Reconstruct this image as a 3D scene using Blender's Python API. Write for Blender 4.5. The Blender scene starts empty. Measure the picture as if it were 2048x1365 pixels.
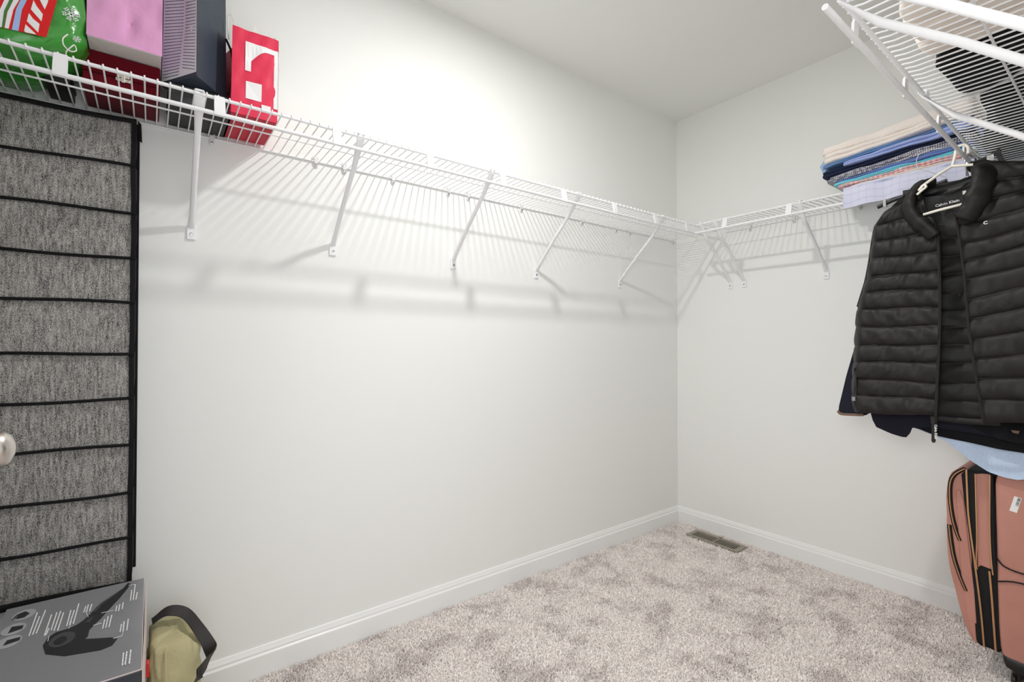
import bpy, bmesh, math, random
from mathutils import Vector, Matrix
random.seed(4)
SC = bpy.context.scene
COL = SC.collection
PI = math.pi

# ---------------------------------------------------------------- camera, world, large lights, exposure
cam_d = bpy.data.cameras.new('camera'); cam = bpy.data.objects.new('camera', cam_d); COL.objects.link(cam)
cam_d.sensor_width = 36; cam_d.lens = 36 * 958.6 / 2048; cam_d.clip_start = .02
cam.location = (-2.570, -1.734, 1.059)
cam.rotation_euler = (math.radians(90 + .6873), 0, math.radians(53.039 - 90))
SC.camera = cam
W = bpy.data.worlds.new('world'); SC.world = W; W.use_nodes = True
W.node_tree.nodes['Background'].inputs[0].default_value = (.93, .96, 1, 1)
W.node_tree.nodes['Background'].inputs[1].default_value = 1.1
def area(name, loc, rot, sx, sy, power, col=(1, 1, 1)):
    l = bpy.data.lights.new(name, 'AREA'); l.shape = 'RECTANGLE'; l.size = sx; l.size_y = sy
    l.energy = power; l.color = col
    o = bpy.data.objects.new(name, l); COL.objects.link(o); o.location = loc; o.rotation_euler = rot
    return o
# unseen soft fill light added by the doorway, turned to the far corner
FL = Vector((-2.70, -1.62, 1.25)); AIM = Vector((-.15, -.85, .55))
fl = area('corner_fill', FL, (AIM - FL).to_track_quat('-Z', 'Y').to_euler(), .4, .4, 4.9, (.98, .99, 1))
area('doorway_fill', (-2.385, -2.35, 1.15), (math.radians(90), 0, 0), 1.3, 1.9, 8.5, (.98, .99, 1))  # added unseen fill outside the doorway, brightens the left wall
fl.data.spread = math.radians(120)
vs = SC.view_settings
vs.view_transform = 'Standard'; vs.look = 'None'; vs.gamma = 1; vs.use_curve_mapping = False
vs.exposure = 0.11
SC.cycles.max_bounces = 16; SC.cycles.diffuse_bounces = 10; SC.cycles.glossy_bounces = 4
LAMP_POWER = 14

# ---------------------------------------------------------------- materials
def mat(name, col, rough=.6, metal=0, bump=None, var=None, sheen=0, spec=.5, coat=0):
    """bump = (scale, strength, distance); var = (scale, second colour, low, high)"""
    m = bpy.data.materials.new(name); m.use_nodes = True
    nt = m.node_tree; b = nt.nodes['Principled BSDF']
    b.inputs['Base Color'].default_value = (*col, 1); b.inputs['Roughness'].default_value = rough
    b.inputs['Metallic'].default_value = metal; b.inputs['Specular IOR Level'].default_value = spec
    if sheen: b.inputs['Sheen Weight'].default_value = sheen
    if coat: b.inputs['Coat Weight'].default_value = coat
    if bump or var:
        tc = nt.nodes.new('ShaderNodeTexCoord')
    if var:
        n = nt.nodes.new('ShaderNodeTexNoise'); n.inputs['Scale'].default_value = var[0]; n.inputs['Detail'].default_value = 4
        nt.links.new(tc.outputs['Object'], n.inputs['Vector'])
        r = nt.nodes.new('ShaderNodeMapRange'); r.inputs[1].default_value = var[2]; r.inputs[2].default_value = var[3]
        nt.links.new(n.outputs[0], r.inputs[0])
        x = nt.nodes.new('ShaderNodeMix'); x.data_type = 'RGBA'
        x.inputs[6].default_value = (*col, 1); x.inputs[7].default_value = (*var[1], 1)
        nt.links.new(r.outputs[0], x.inputs[0]); nt.links.new(x.outputs[2], b.inputs['Base Color'])
    if bump:
        n = nt.nodes.new('ShaderNodeTexNoise'); n.inputs['Scale'].default_value = bump[0]; n.inputs['Detail'].default_value = 3
        nt.links.new(tc.outputs['Object'], n.inputs['Vector'])
        k = nt.nodes.new('ShaderNodeBump'); k.inputs['Strength'].default_value = bump[1]; k.inputs['Distance'].default_value = bump[2]
        nt.links.new(n.outputs[0], k.inputs['Height']); nt.links.new(k.outputs[0], b.inputs['Normal'])
    return m

def grid_mat(name, cols, sy, sz, duty=.5, rough=.85, phase=0):
    """woven check: warp stripes along y, weft along (x + z); cols = ground, stripe, crossing"""
    m = bpy.data.materials.new(name); m.use_nodes = True; nt = m.node_tree; b = nt.nodes['Principled BSDF']
    b.inputs['Roughness'].default_value = rough; b.inputs['Specular IOR Level'].default_value = .2
    tc = nt.nodes.new('ShaderNodeTexCoord'); sp = nt.nodes.new('ShaderNodeSeparateXYZ'); nt.links.new(tc.outputs['Object'], sp.inputs[0])
    def math_(op, a, v):
        n = nt.nodes.new('ShaderNodeMath'); n.operation = op
        if isinstance(a, (int, float)): n.inputs[0].default_value = a
        else: nt.links.new(a, n.inputs[0])
        if isinstance(v, (int, float)): n.inputs[1].default_value = v
        else: nt.links.new(v, n.inputs[1])
        return n.outputs[0]
    a = math_('LESS_THAN', math_('FRACT', math_('MULTIPLY', sp.outputs[1], sy), 0), duty)
    xz = math_('ADD', sp.outputs[2], math_('MULTIPLY', sp.outputs[0], 1.0))
    c = math_('LESS_THAN', math_('FRACT', math_('MULTIPLY', xz, sz), 0), duty)
    x1 = nt.nodes.new('ShaderNodeMix'); x1.data_type = 'RGBA'; x1.inputs[6].default_value = (*cols[0], 1); x1.inputs[7].default_value = (*cols[1], 1)
    x2 = nt.nodes.new('ShaderNodeMix'); x2.data_type = 'RGBA'; x2.inputs[6].default_value = (*cols[1], 1) if len(cols) < 4 else (*cols[3], 1); x2.inputs[7].default_value = (*cols[2], 1)
    nt.links.new(a, x1.inputs[0]); nt.links.new(a, x2.inputs[0])
    x3 = nt.nodes.new('ShaderNodeMix'); x3.data_type = 'RGBA'
    nt.links.new(c, x3.inputs[0]); nt.links.new(x1.outputs[2], x3.inputs[6]); nt.links.new(x2.outputs[2], x3.inputs[7])
    nt.links.new(x3.outputs[2], b.inputs['Base Color'])
    return m

def tweed(name):
    m = bpy.data.materials.new(name); m.use_nodes = True; nt = m.node_tree; b = nt.nodes['Principled BSDF']
    b.inputs['Roughness'].default_value = .95; b.inputs['Specular IOR Level'].default_value = .1
    tc = nt.nodes.new('ShaderNodeTexCoord')
    def noise(sc, s, det=2):
        mp = nt.nodes.new('ShaderNodeMapping'); mp.inputs['Scale'].default_value = sc
        nt.links.new(tc.outputs['Object'], mp.inputs[0])
        n = nt.nodes.new('ShaderNodeTexNoise'); n.inputs['Scale'].default_value = s; n.inputs['Detail'].default_value = det
        nt.links.new(mp.outputs[0], n.inputs['Vector']); return n.outputs[0]
    def mth(op, a, c):
        n = nt.nodes.new('ShaderNodeMath'); n.operation = op
        for i, v in enumerate((a, c)):
            if isinstance(v, (int, float)): n.inputs[i].default_value = v
            else: nt.links.new(v, n.inputs[i])
        return n.outputs[0]
    warp = noise((1, 1, .4), 900); weft = noise((.4, 1, 1), 1000); slub = noise((1, 1, .14), 190, 3)
    s = mth('ADD', mth('ADD', mth('MULTIPLY', warp, .5), mth('MULTIPLY', weft, .38)), mth('MULTIPLY', slub, .28))
    r = nt.nodes.new('ShaderNodeValToRGB'); r.color_ramp.elements[0].position = .47; r.color_ramp.elements[0].color = (.035, .035, .036, 1)
    r.color_ramp.elements[1].position = .70; r.color_ramp.elements[1].color = (.56, .54, .51, 1)
    nt.links.new(s, r.inputs[0]); nt.links.new(r.outputs[0], b.inputs['Base Color'])
    k = nt.nodes.new('ShaderNodeBump'); k.inputs['Strength'].default_value = .35; k.inputs['Distance'].default_value = .001
    nt.links.new(s, k.inputs['Height']); nt.links.new(k.outputs[0], b.inputs['Normal'])
    return m

M = {}
M['wall'] = mat('painted_wall', (.832, .84, .822), .62, bump=(420, .05, .0006), spec=.3)
M['ceiling'] = mat('painted_ceiling', (.835, .84, .822), .9, spec=.1)
M['trim'] = mat('semi_gloss_white_trim', (.86, .865, .86), .3)
M['floor'] = mat('carpet_backing', (.45, .41, .39), .95, spec=.05)
M['wire'] = mat('white_vinyl_coated_wire', (.86, .86, .875), .32)
M['steel'] = mat('screw_steel', (.55, .55, .56), .3, 1)
M['clip'] = mat('clear_plastic_clip', (.75, .75, .74), .25)
M['nickel'] = mat('brushed_nickel', (.62, .58, .54), .28, 1, bump=(300, .05, .0005))
M['tweed'] = tweed('grey_tweed_fabric')
M['binding'] = mat('black_binding_tape', (.008, .008, .009), .8, bump=(900, .3, .0006), spec=.2)
M['vest'] = mat('black_quilted_nylon', (.0105, .009, .0085), .55, bump=(120, .10, .002), spec=.35)
M['vest_lining'] = mat('black_smooth_lining', (.007, .0065, .0065), .42, spec=.4)
M['navy'] = mat('navy_wool', (.012, .012, .022), .9, sheen=.08, spec=.2)
M['black_cloth'] = mat('black_knit_cloth', (.008, .008, .010), .9, bump=(500, .3, .001), spec=.2)
M['black_trousers'] = mat('black_trouser_cloth', (.010, .010, .012), .85, bump=(60, .3, .006), spec=.2)
M['tan'] = mat('tan_leather', (.17, .10, .065), .6)
M['lightblue'] = mat('light_blue_chambray', (.50, .62, .82), .85, var=(300, (.58, .70, .88), .4, .6), spec=.2)
M['hanger'] = mat('cream_white_plastic', (.86, .83, .74), .35)
M['beige'] = mat('beige_knit_cloth', (.82, .74, .68), .95, bump=(500, .3, .001), sheen=.1, spec=.1)
M['seam'] = mat('pale_grey_seam_tape', (.75, .75, .76), .8)
M['pink_canvas'] = mat('dusty_pink_polyester', (.52, .245, .195), .62, bump=(700, .15, .0006), var=(9, (.46, .21, .165), .35, .7), spec=.35)
M['black_tape'] = mat('black_zip_tape', (.009, .009, .010), .7, spec=.3)
M['gold'] = mat('rose_gold_zip_teeth', (.55, .30, .15), .32, .9, bump=(900, .6, .0015))
M['black_plastic'] = mat('black_moulded_plastic', (.012, .012, .013), .35)
M['paper_white'] = mat('white_paper', (.84, .84, .83), .7)
M['ink'] = mat('black_ink', (.02, .02, .02), .7)
M['white_ink'] = mat('white_ink', (.85, .85, .86), .6)
M['green'] = mat('glossy_green_plastic', (.045, .30, .035), .22, bump=(22, .5, .012), coat=.3)
M['red_ink'] = mat('glossy_red_print', (.72, .012, .015), .25, bump=(22, .4, .01))
M['blue_ink'] = mat('glossy_light_blue_print', (.35, .52, .85), .25, bump=(22, .4, .01))
M['green_ink'] = mat('dark_green_print', (.06, .22, .06), .3)
M['pink_paper'] = mat('pink_kraft_paper', (.76, .36, .62), .7, bump=(18, .35, .012))
M['bag_white'] = mat('warm_white_paper_base', (.74, .70, .68), .75, bump=(25, .2, .006))
M['velvet'] = mat('dark_red_velvet', (.115, .003, .010), .9, sheen=.08, spec=.1)
M['brass'] = mat('silver_clasp_metal', (.66, .62, .55), .35, .9)
M['navy_paper'] = mat('navy_slate_paper', (.030, .045, .066), .42, bump=(25, .2, .008))
M['silver'] = mat('silver_foil_paper', (.80, .82, .86), .35, .1)
M['stripe'] = mat('navy_stripe_print', (.035, .05, .085), .45)
M['charcoal_box'] = mat('charcoal_card', (.040, .042, .045), .7)
M['red_paper'] = mat('bright_red_paper', (.72, .022, .075), .55, bump=(20, .3, .008))
M['red_card'] = mat('red_card', (.55, .016, .045), .6)
M['black_card'] = mat('black_card', (.012, .010, .010), .5)
M['cord'] = mat('white_cord', (.8, .78, .75), .8)
M['box_grey'] = mat('satin_grey_card', (.225, .225, .24), .3, var=(3, (.30, .30, .32), .4, .65))
M['box_side'] = mat('pale_card_edge', (.62, .52, .49), .6)
M['box_front'] = mat('dark_glossy_card', (.035, .04, .05), .25)
M['tool'] = mat('printed_charcoal', (.014, .014, .016), .3)
M['tool_light'] = mat('printed_mid_grey', (.055, .055, .06), .3)
M['oval'] = mat('printed_pale_grey', (.40, .40, .42), .3)
M['khaki'] = mat('khaki_canvas', (.47, .43, .25), .85, bump=(35, .35, .012), spec=.2)
M['webbing'] = mat('black_webbing', (.014, .011, .011), .55, bump=(500, .6, .0012))
M['vent'] = mat('taupe_enamelled_steel', (.27, .245, .19), .4)
M['vent_dark'] = mat('duct_black', (.006, .006, .005), .9)
M['cream_dot'] = grid_mat('cream_dotted_cotton', ((.84, .77, .72), (.86, .79, .74), (.70, .61, .57)), 170, 170, .35)
M['periwinkle'] = mat('periwinkle_cotton', (.36, .44, .76), .85, bump=(30, .3, .008), spec=.2)
M['denim'] = mat('sky_chambray', (.16, .29, .52), .85, bump=(30, .3, .006), spec=.2)
M['paleblue'] = mat('pale_blue_cotton', (.42, .58, .78), .85, bump=(30, .3, .006), spec=.2)
M['navy_shirt'] = mat('navy_cotton_with_specks', (.014, .02, .052), .85, bump=(30, .3, .006), spec=.2)
M['gingham'] = grid_mat('navy_white_gingham', ((.80, .78, .78), (.33, .33, .40), (.07, .07, .12)), 150, 210, .5)
M['blue2'] = mat('mid_blue_cotton', (.17, .25, .55), .85, bump=(30, .3, .006), spec=.2)
M['teal'] = mat('turquoise_cotton', (.20, .66, .76), .85, bump=(30, .3, .006), spec=.2)
M['coral'] = grid_mat('coral_mint_check', ((.88, .66, .62), (.84, .36, .38), (.40, .52, .54), (.80, .40, .42)), 62, 80, .5)
M['cream'] = mat('cream_cotton', (.80, .72, .62), .85, bump=(30, .3, .006), spec=.2)
M['plaid'] = grid_mat('pale_blue_plaid', ((.66, .68, .82), (.66, .63, .76), (.58, .57, .72), (.60, .62, .78)), 38, 34, .2)
M['lamp_glass'] = mat('lamp_diffuser', (.9, .9, .88), .4)
_b = M['lamp_glass'].node_tree.nodes['Principled BSDF']; _b.inputs['Emission Color'].default_value = (1, .97, .92, 1); _b.inputs['Emission Strength'].default_value = 4

# ---------------------------------------------------------------- mesh helpers
class MB:
    def __init__(s): s.v = []; s.f = []
    def add(s, v, f):
        o = len(s.v); s.v += [tuple(p) for p in v]; s.f += [tuple(i + o for i in q) for q in f]; return s
    def box(s, a, b):
        (x0, y0, z0), (x1, y1, z1) = a, b
        return s.add([(x0, y0, z0), (x1, y0, z0), (x1, y1, z0), (x0, y1, z0), (x0, y0, z1), (x1, y0, z1), (x1, y1, z1), (x0, y1, z1)],
                     [(0, 3, 2, 1), (4, 5, 6, 7), (0, 1, 5, 4), (1, 2, 6, 5), (2, 3, 7, 6), (3, 0, 4, 7)])
    def rings(s, rings, cap=True, closed=False):
        n = len(rings[0]); v = [p for r in rings for p in r]; f = []
        m = len(rings)
        for i in range(m if closed else m - 1):
            for j in range(n):
                f.append((i * n + j, i * n + (j + 1) % n, ((i + 1) % m) * n + (j + 1) % n, ((i + 1) % m) * n + j))
        if cap and not closed:
            f.append(tuple(reversed(range(n)))); f.append(tuple(range((m - 1) * n, m * n)))
        return s.add(v, f)
    def tube(s, pts, r, n=8, flat=1.0, up=(0, 0, 1), cap=True):
        pts = [Vector(p) for p in pts]; rs = r if isinstance(r, (list, tuple)) else [r] * len(pts); R = []
        prev = None
        for i, p in enumerate(pts):
            t = (pts[min(i + 1, len(pts) - 1)] - pts[max(i - 1, 0)]).normalized()
            u = Vector(up) if prev is None else prev
            if abs(t.dot(u)) > .98: u = Vector((1, 0, 0)) if abs(t.x) < .9 else Vector((0, 1, 0))
            a = (u - t * u.dot(t)).normalized(); b = t.cross(a); prev = a
            R.append([p + a * (rs[i] * math.cos(2 * PI * k / n)) + b * (rs[i] * flat * math.sin(2 * PI * k / n)) for k in range(n)])
        return s.rings(R, cap)
    def lathe(s, prof, c, axis='z', n=20):
        R = []
        for r, h in prof:
            ring = []
            for k in range(n):
                a = 2 * PI * k / n; u, w = r * math.cos(a), r * math.sin(a)
                ring.append({'z': (c[0] + u, c[1] + w, c[2] + h), 'x': (c[0] + h, c[1] + u, c[2] + w), 'y': (c[0] + w, c[1] + h, c[2] + u)}[axis])
            R.append(ring)
        return s.rings(R)
    def grid(s, nu, nv, fn):
        v = [fn(i / nu, j / nv) for j in range(nv + 1) for i in range(nu + 1)]
        f = [(j * (nu + 1) + i, j * (nu + 1) + i + 1, (j + 1) * (nu + 1) + i + 1, (j + 1) * (nu + 1) + i) for j in range(nv) for i in range(nu)]
        return s.add(v, f)
    def poly(s, pts, off):
        """thin plate: polygon pts (3D), given thickness along off"""
        n = len(pts); o = Vector(off)
        v = [Vector(p) for p in pts]; v += [p + o for p in v]
        f = [tuple(range(n)), tuple(reversed(range(n, 2 * n)))] + [(i, i + n, (i + 1) % n + n, (i + 1) % n) for i in range(n)]
        return s.add(v, f)

def make_mesh(name, mb, m, org=(0, 0, 0), smooth=False, bevel=0, subdiv=0, seg=2):
    me = bpy.data.meshes.new(name); o = Vector(org)
    me.from_pydata([tuple(Vector(p) - o) for p in mb.v], [], mb.f)
    bm = bmesh.new(); bm.from_mesh(me)
    bmesh.ops.recalc_face_normals(bm, faces=bm.faces)
    if bevel: bmesh.ops.bevel(bm, geom=[e for e in bm.edges if len(e.link_faces) == 2 and e.calc_face_angle(0) > .5], offset=bevel, segments=seg, affect='EDGES', profile=.5, clamp_overlap=True)
    bm.to_mesh(me); bm.free()
    if smooth:
        me.polygons.foreach_set('use_smooth', [True] * len(me.polygons))
        if smooth != 'all':
            me.set_sharp_from_angle(angle=math.radians(50))
    me.materials.append(m); me.update()
    return me
def thing(name, label, cat, loc, group=None):
    o = bpy.data.objects.new(name, None); COL.objects.link(o); o.location = loc; o.empty_display_size = .05
    o['label'] = label; o['category'] = cat
    if group: o['group'] = group
    return o
def root_loc(p):
    while p.parent: p = p.parent
    return p.location
def part(name, mb, m, parent, label=None, kind=None, **k):
    me = make_mesh(name, mb, m, root_loc(parent), **k)
    o = bpy.data.objects.new(name, me); COL.objects.link(o); o.parent = parent
    if label: o['label'] = label
    if kind: o['kind'] = kind
    return o
def struct(name, mb, m, parent=None, **k):
    o = bpy.data.objects.new(name, make_mesh(name, mb, m, (0, 0, 0), **k)); COL.objects.link(o)
    if parent: o.parent = parent
    else: o['kind'] = 'structure'
    return o
def lone(name, label, cat, loc, mb, m, group=None, **k):
    o = bpy.data.objects.new(name, make_mesh(name, mb, m, loc, **k)); COL.objects.link(o); o.location = loc
    o['label'] = label; o['category'] = cat
    if group: o['group'] = group
    return o
def text_mb(s, size, origin, u, v, depth=.0005, center=False):
    cu = bpy.data.curves.new('lettering', 'FONT'); cu.body = s; cu.size = size; cu.resolution_u = 2; cu.offset = size * .018
    cu.align_x = 'CENTER' if center else 'LEFT'
    o = bpy.data.objects.new('lettering', cu); COL.objects.link(o)
    dg = bpy.context.evaluated_depsgraph_get(); me = bpy.data.meshes.new_from_object(o.evaluated_get(dg))
    mb = MB(); U, V, O = Vector(u), Vector(v), Vector(origin); N = U.cross(V) * depth
    mb.add([O + U * p.co.x + V * p.co.y + N for p in me.vertices], [tuple(p.vertices) for p in me.polygons])
    bpy.data.objects.remove(o); bpy.data.curves.remove(cu); bpy.data.meshes.remove(me)
    return mb
def interp(tab, t):
    tab = sorted(tab)
    if t <= tab[0][0]: return tab[0][1]
    for (a, x), (b, y) in zip(tab, tab[1:]):
        if t <= b: return x + (y - x) * (t - a) / (b - a)
    return tab[-1][1]
def smooth_path(pts, n=4):
    P = [Vector(p) for p in pts]; out = []
    for i in range(len(P) - 1):
        a, b, c, d = P[max(i - 1, 0)], P[i], P[i + 1], P[min(i + 2, len(P) - 1)]
        for k in range(n):
            t = k / n
            out.append(.5 * ((2 * b) + (c - a) * t + (2 * a - 5 * b + 4 * c - d) * t * t + (3 * b - a - 3 * c + d) * t ** 3))
    out.append(P[-1]); return out
def hsh(i, j=0):
    return (math.sin(i * 127.1 + j * 311.7) * 43758.5453) % 1.0
def wob(a, b, s=0):
    return (math.sin(a * 1.7 + s) + math.sin(b * 2.3 + 1.3 * s + a * .9) + math.sin(a * 3.9 - b * 1.9 + 2.1 * s) * .6) / 2.6

# ---------------------------------------------------------------- room shell
XF, YR, HC = -3.20, -1.69, 2.44        # front wall x, right wall y, ceiling height; corner at the origin
T = .11
struct('floor', MB().box((XF - T, YR - 1.6, -.06), (T, T, -.009)), M['floor'])
struct('ceiling', MB().box((XF - T, YR - T, HC), (T, T, HC + .05)), M['ceiling'])
struct('wall_left', MB().box((XF - T, 0, -.01), (T, T, HC)), M['wall'])
struct('wall_back', MB().box((0, YR - T, -.01), (T, 0, HC)), M['wall'])
D0, D1, DH = -2.85, -1.97, 2.05         # doorway in the right wall
struct('wall_front', MB().box((XF - T, YR - T, -.01), (XF, 0, HC)), M['wall'])
wr = MB(); wr.box((D1, YR - T, -.01), (0, YR, HC)); wr.box((XF, YR - T, -.01), (D0, YR, HC)); wr.box((D0, YR - T, DH), (D1, YR, HC))
struct('wall_right', wr, M['wall'])
def base_profile(run, h=.094):
    """cross-section (out from wall, height)"""
    return [(0, -.008), (.013, -.008), (.013, h * .70), (.0115, h * .735), (.0085, h * .76), (.0085, h * .84), (.007, h * .88), (.004, h * .985), (.002, h), (0, h)]
def baseboard(name, fn):
    mb = MB(); pr = base_profile(0); R = [[fn(0, o, z) for o, z in pr], [fn(1, o, z) for o, z in pr]]
    mb.rings(R); return struct(name, mb, M['trim'])
baseboard('baseboard_left', lambda t, o, z: (XF * (1 - t) - (o * t), -o, z))
baseboard('baseboard_back', lambda t, o, z: (-o, -o * (1 - t) + YR * t, z))
baseboard('baseboard_right', lambda t, o, z: (D1 * (1 - t) + .0, YR + o, z))
# doorway lining and the open door with its knob
cs = MB(); cs.box((D0 - .002, YR - T, 0), (D0 + .012, YR, DH)); cs.box((D1 - .012, YR - T, 0), (D1 + .002, YR, DH)); cs.box((D0, YR - T, DH - .012), (D1, YR, DH + .002))
struct('trim_1', cs, M['trim'])
door = struct('door_1', MB().box((-2.815, -1.68, .012), (-2.780, -.772, 2.03)), M['trim'], bevel=.002)
kn = MB(); kn.lathe([(.001, 0), (.031, .001), (.032, .006), (.014, .012), (.012, .024), (.018, .030), (.0225, .040), (.0245, .048), (.0235, .056), (.018, .063), (.008, .067), (.001, .068)], (-2.780, -.832, .925), 'x', 28)
struct('door_knob', kn, M['nickel'], door, smooth=True)

# carpet: cut pile, tufts grown over the floor slab
def carpet():
    me = bpy.data.meshes.new('carpet_pile'); nx, ny = 64, 34
    mb = MB()
    ax, bx_, ay, by_ = -.168, -.054, -.457, -.158          # cut out for the floor register
    for x0, x1, y0, y1 in ((XF + .01, ax, YR + .01, -.015), (bx_, -.005, YR + .01, -.015), (ax, bx_, YR + .01, ay), (ax, bx_, by_, -.015)):
        mb.grid(4, 4, lambda u, v: (x0 + (x1 - x0) * u, y0 + (y1 - y0) * v, -.008))
    me.from_pydata(mb.v, [], mb.f); me.update()
    o = bpy.data.objects.new('carpet_pile', me); COL.objects.link(o)
    o['label'] = 'greige cut pile carpet with painted nap shading covering the whole floor'; o['category'] = 'carpet'; o['kind'] = 'stuff'
    m = bpy.data.materials.new('greige_carpet_yarn'); m.use_nodes = True; nt = m.node_tree; b = nt.nodes['Principled BSDF']
    b.inputs['Roughness'].default_value = .95; b.inputs['Specular IOR Level'].default_value = .1; b.inputs['Sheen Weight'].default_value = .15
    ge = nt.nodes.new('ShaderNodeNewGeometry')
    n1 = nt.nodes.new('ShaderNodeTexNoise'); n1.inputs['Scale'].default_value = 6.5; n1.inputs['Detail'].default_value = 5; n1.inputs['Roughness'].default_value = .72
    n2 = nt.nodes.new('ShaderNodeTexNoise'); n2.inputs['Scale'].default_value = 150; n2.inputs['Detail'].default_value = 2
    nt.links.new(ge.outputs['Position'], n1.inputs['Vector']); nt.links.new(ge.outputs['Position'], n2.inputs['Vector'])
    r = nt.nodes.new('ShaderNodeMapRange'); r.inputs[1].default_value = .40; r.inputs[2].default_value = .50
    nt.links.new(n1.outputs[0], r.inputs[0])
    x = nt.nodes.new('ShaderNodeMix'); x.data_type = 'RGBA'; x.inputs[6].default_value = (.71, .65, .62, 1); x.inputs[7].default_value = (.88, .83, .80, 1)  # darker patches: shade of the leaning pile, painted into the yarn colour
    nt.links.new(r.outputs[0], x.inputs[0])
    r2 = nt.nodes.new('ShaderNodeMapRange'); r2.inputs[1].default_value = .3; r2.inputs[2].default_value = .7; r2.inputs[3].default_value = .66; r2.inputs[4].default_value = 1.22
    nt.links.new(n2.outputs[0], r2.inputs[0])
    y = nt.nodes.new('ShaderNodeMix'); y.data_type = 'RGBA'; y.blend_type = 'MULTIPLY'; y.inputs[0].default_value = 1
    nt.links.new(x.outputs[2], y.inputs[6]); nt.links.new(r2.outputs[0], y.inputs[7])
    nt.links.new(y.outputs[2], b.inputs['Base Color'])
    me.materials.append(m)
    ng = bpy.data.node_groups.new('carpet_tufts', 'GeometryNodeTree')
    ng.interface.new_socket('Geometry', in_out='INPUT', socket_type='NodeSocketGeometry')
    ng.interface.new_socket('Geometry', in_out='OUTPUT', socket_type='NodeSocketGeometry')
    N = ng.nodes; L = ng.links
    gi = N.new('NodeGroupInput'); go = N.new('NodeGroupOutput')
    di = N.new('GeometryNodeDistributePointsOnFaces'); di.inputs['Density'].default_value = 52000
    co = N.new('GeometryNodeMeshCone'); co.inputs['Vertices'].default_value = 4; co.inputs['Side Segments'].default_value = 1
    co.fill_type = 'TRIANGLE_FAN'
    co.inputs['Radius Top'].default_value = .0013; co.inputs['Radius Bottom'].default_value = .0027; co.inputs['Depth'].default_value = .0125
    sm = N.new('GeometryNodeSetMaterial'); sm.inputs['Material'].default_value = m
    ip = N.new('GeometryNodeInstanceOnPoints')
    rr = N.new('FunctionNodeRandomValue'); rr.data_type = 'FLOAT_VECTOR'; rr.inputs[0].default_value = (-.8, -.8, 0); rr.inputs[1].default_value = (.8, .8, 6.28)
    rs = N.new('FunctionNodeRandomValue'); rs.data_type = 'FLOAT'; rs.inputs[2].default_value = .7; rs.inputs[3].default_value = 1.35
    jn = N.new('GeometryNodeJoinGeometry')
    L.new(gi.outputs[0], di.inputs[0]); L.new(di.outputs['Points'], ip.inputs['Points'])
    L.new(co.outputs['Mesh'], sm.inputs['Geometry']); L.new(sm.outputs[0], ip.inputs['Instance'])
    L.new(rr.outputs[0], ip.inputs['Rotation']); L.new(rs.outputs[1], ip.inputs['Scale'])
    L.new(ip.outputs[0], jn.inputs[0]); L.new(gi.outputs[0], jn.inputs[0]); L.new(jn.outputs[0], go.inputs[0])
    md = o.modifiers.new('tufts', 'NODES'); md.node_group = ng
carpet()

# ceiling lamp above the middle of the closet
lamp = thing('ceiling_light', 'small round flush ceiling light over the middle of the closet', 'light', (-1.6, -.8, HC))
part('lamp_base', MB().lathe([(.001, 0), (.085, 0), (.085, -.012), (.078, -.016), (.001, -.016)], (-1.6, -.8, HC), 'z', 32), M['trim'], lamp, smooth=True)
part('lamp_diffuser', MB().lathe([(.001, -.016), (.066, -.016), (.062, -.019), (.001, -.021)], (-1.6, -.8, HC), 'z', 32), M['lamp_glass'], lamp, smooth=True)
ll = bpy.data.lights.new('ceiling_light_glow', 'AREA'); ll.shape = 'DISK'; ll.size = .085; ll.energy = LAMP_POWER; ll.color = (1, .985, .96)
lo = bpy.data.objects.new('ceiling_light_glow', ll); COL.objects.link(lo); lo.location = (-1.6, -.8, HC - .024)

# floor register
vent = thing('floor_register', 'taupe metal floor register in the carpet near the back wall', 'vent', (-.112, -.307, 0))
vx0, vx1, vy0, vy1 = -.166, -.056, -.455, -.160
fr = MB()
for a, b in (((vx0, vy0), (vx1, vy0 + .022)), ((vx0, vy1 - .022), (vx1, vy1)), ((vx0, vy0 + .022), (vx0 + .02, vy1 - .022)), ((vx1 - .02, vy0 + .022), (vx1, vy1 - .022))):
    fr.box((*a, -.004), (*b, .007))
part('register_frame', fr, M['vent'], vent)
part('register_duct', MB().box((vx0 + .012, vy0 + .012, -.008), (vx1 - .012, vy1 - .012, -.0035)), M['vent_dark'], vent)
part('centre_bar', MB().box((vx0 + .018, -.3105, .001), (vx1 - .018, -.3045, .0062)), M['vent'], vent)
sl = None; ns = 22
for i in range(ns):
    yy = vy0 + .0285 + (vy1 - vy0 - .057) * i / (ns - 1)
    if sl is None:
        sl = part('louver', MB().box((vx0 + .018, yy - .0026, .0030), (vx1 - .018, yy + .0026, .0042)), M['vent'], vent); y_first = yy
    else:
        c = sl.copy(); COL.objects.link(c); c.parent = vent; c.location = (0, yy - y_first, 0)
part('damper_lever', MB().box((-.062, -.318, .006), (-.058, -.300, .012)), M['vent'], vent)

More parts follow.
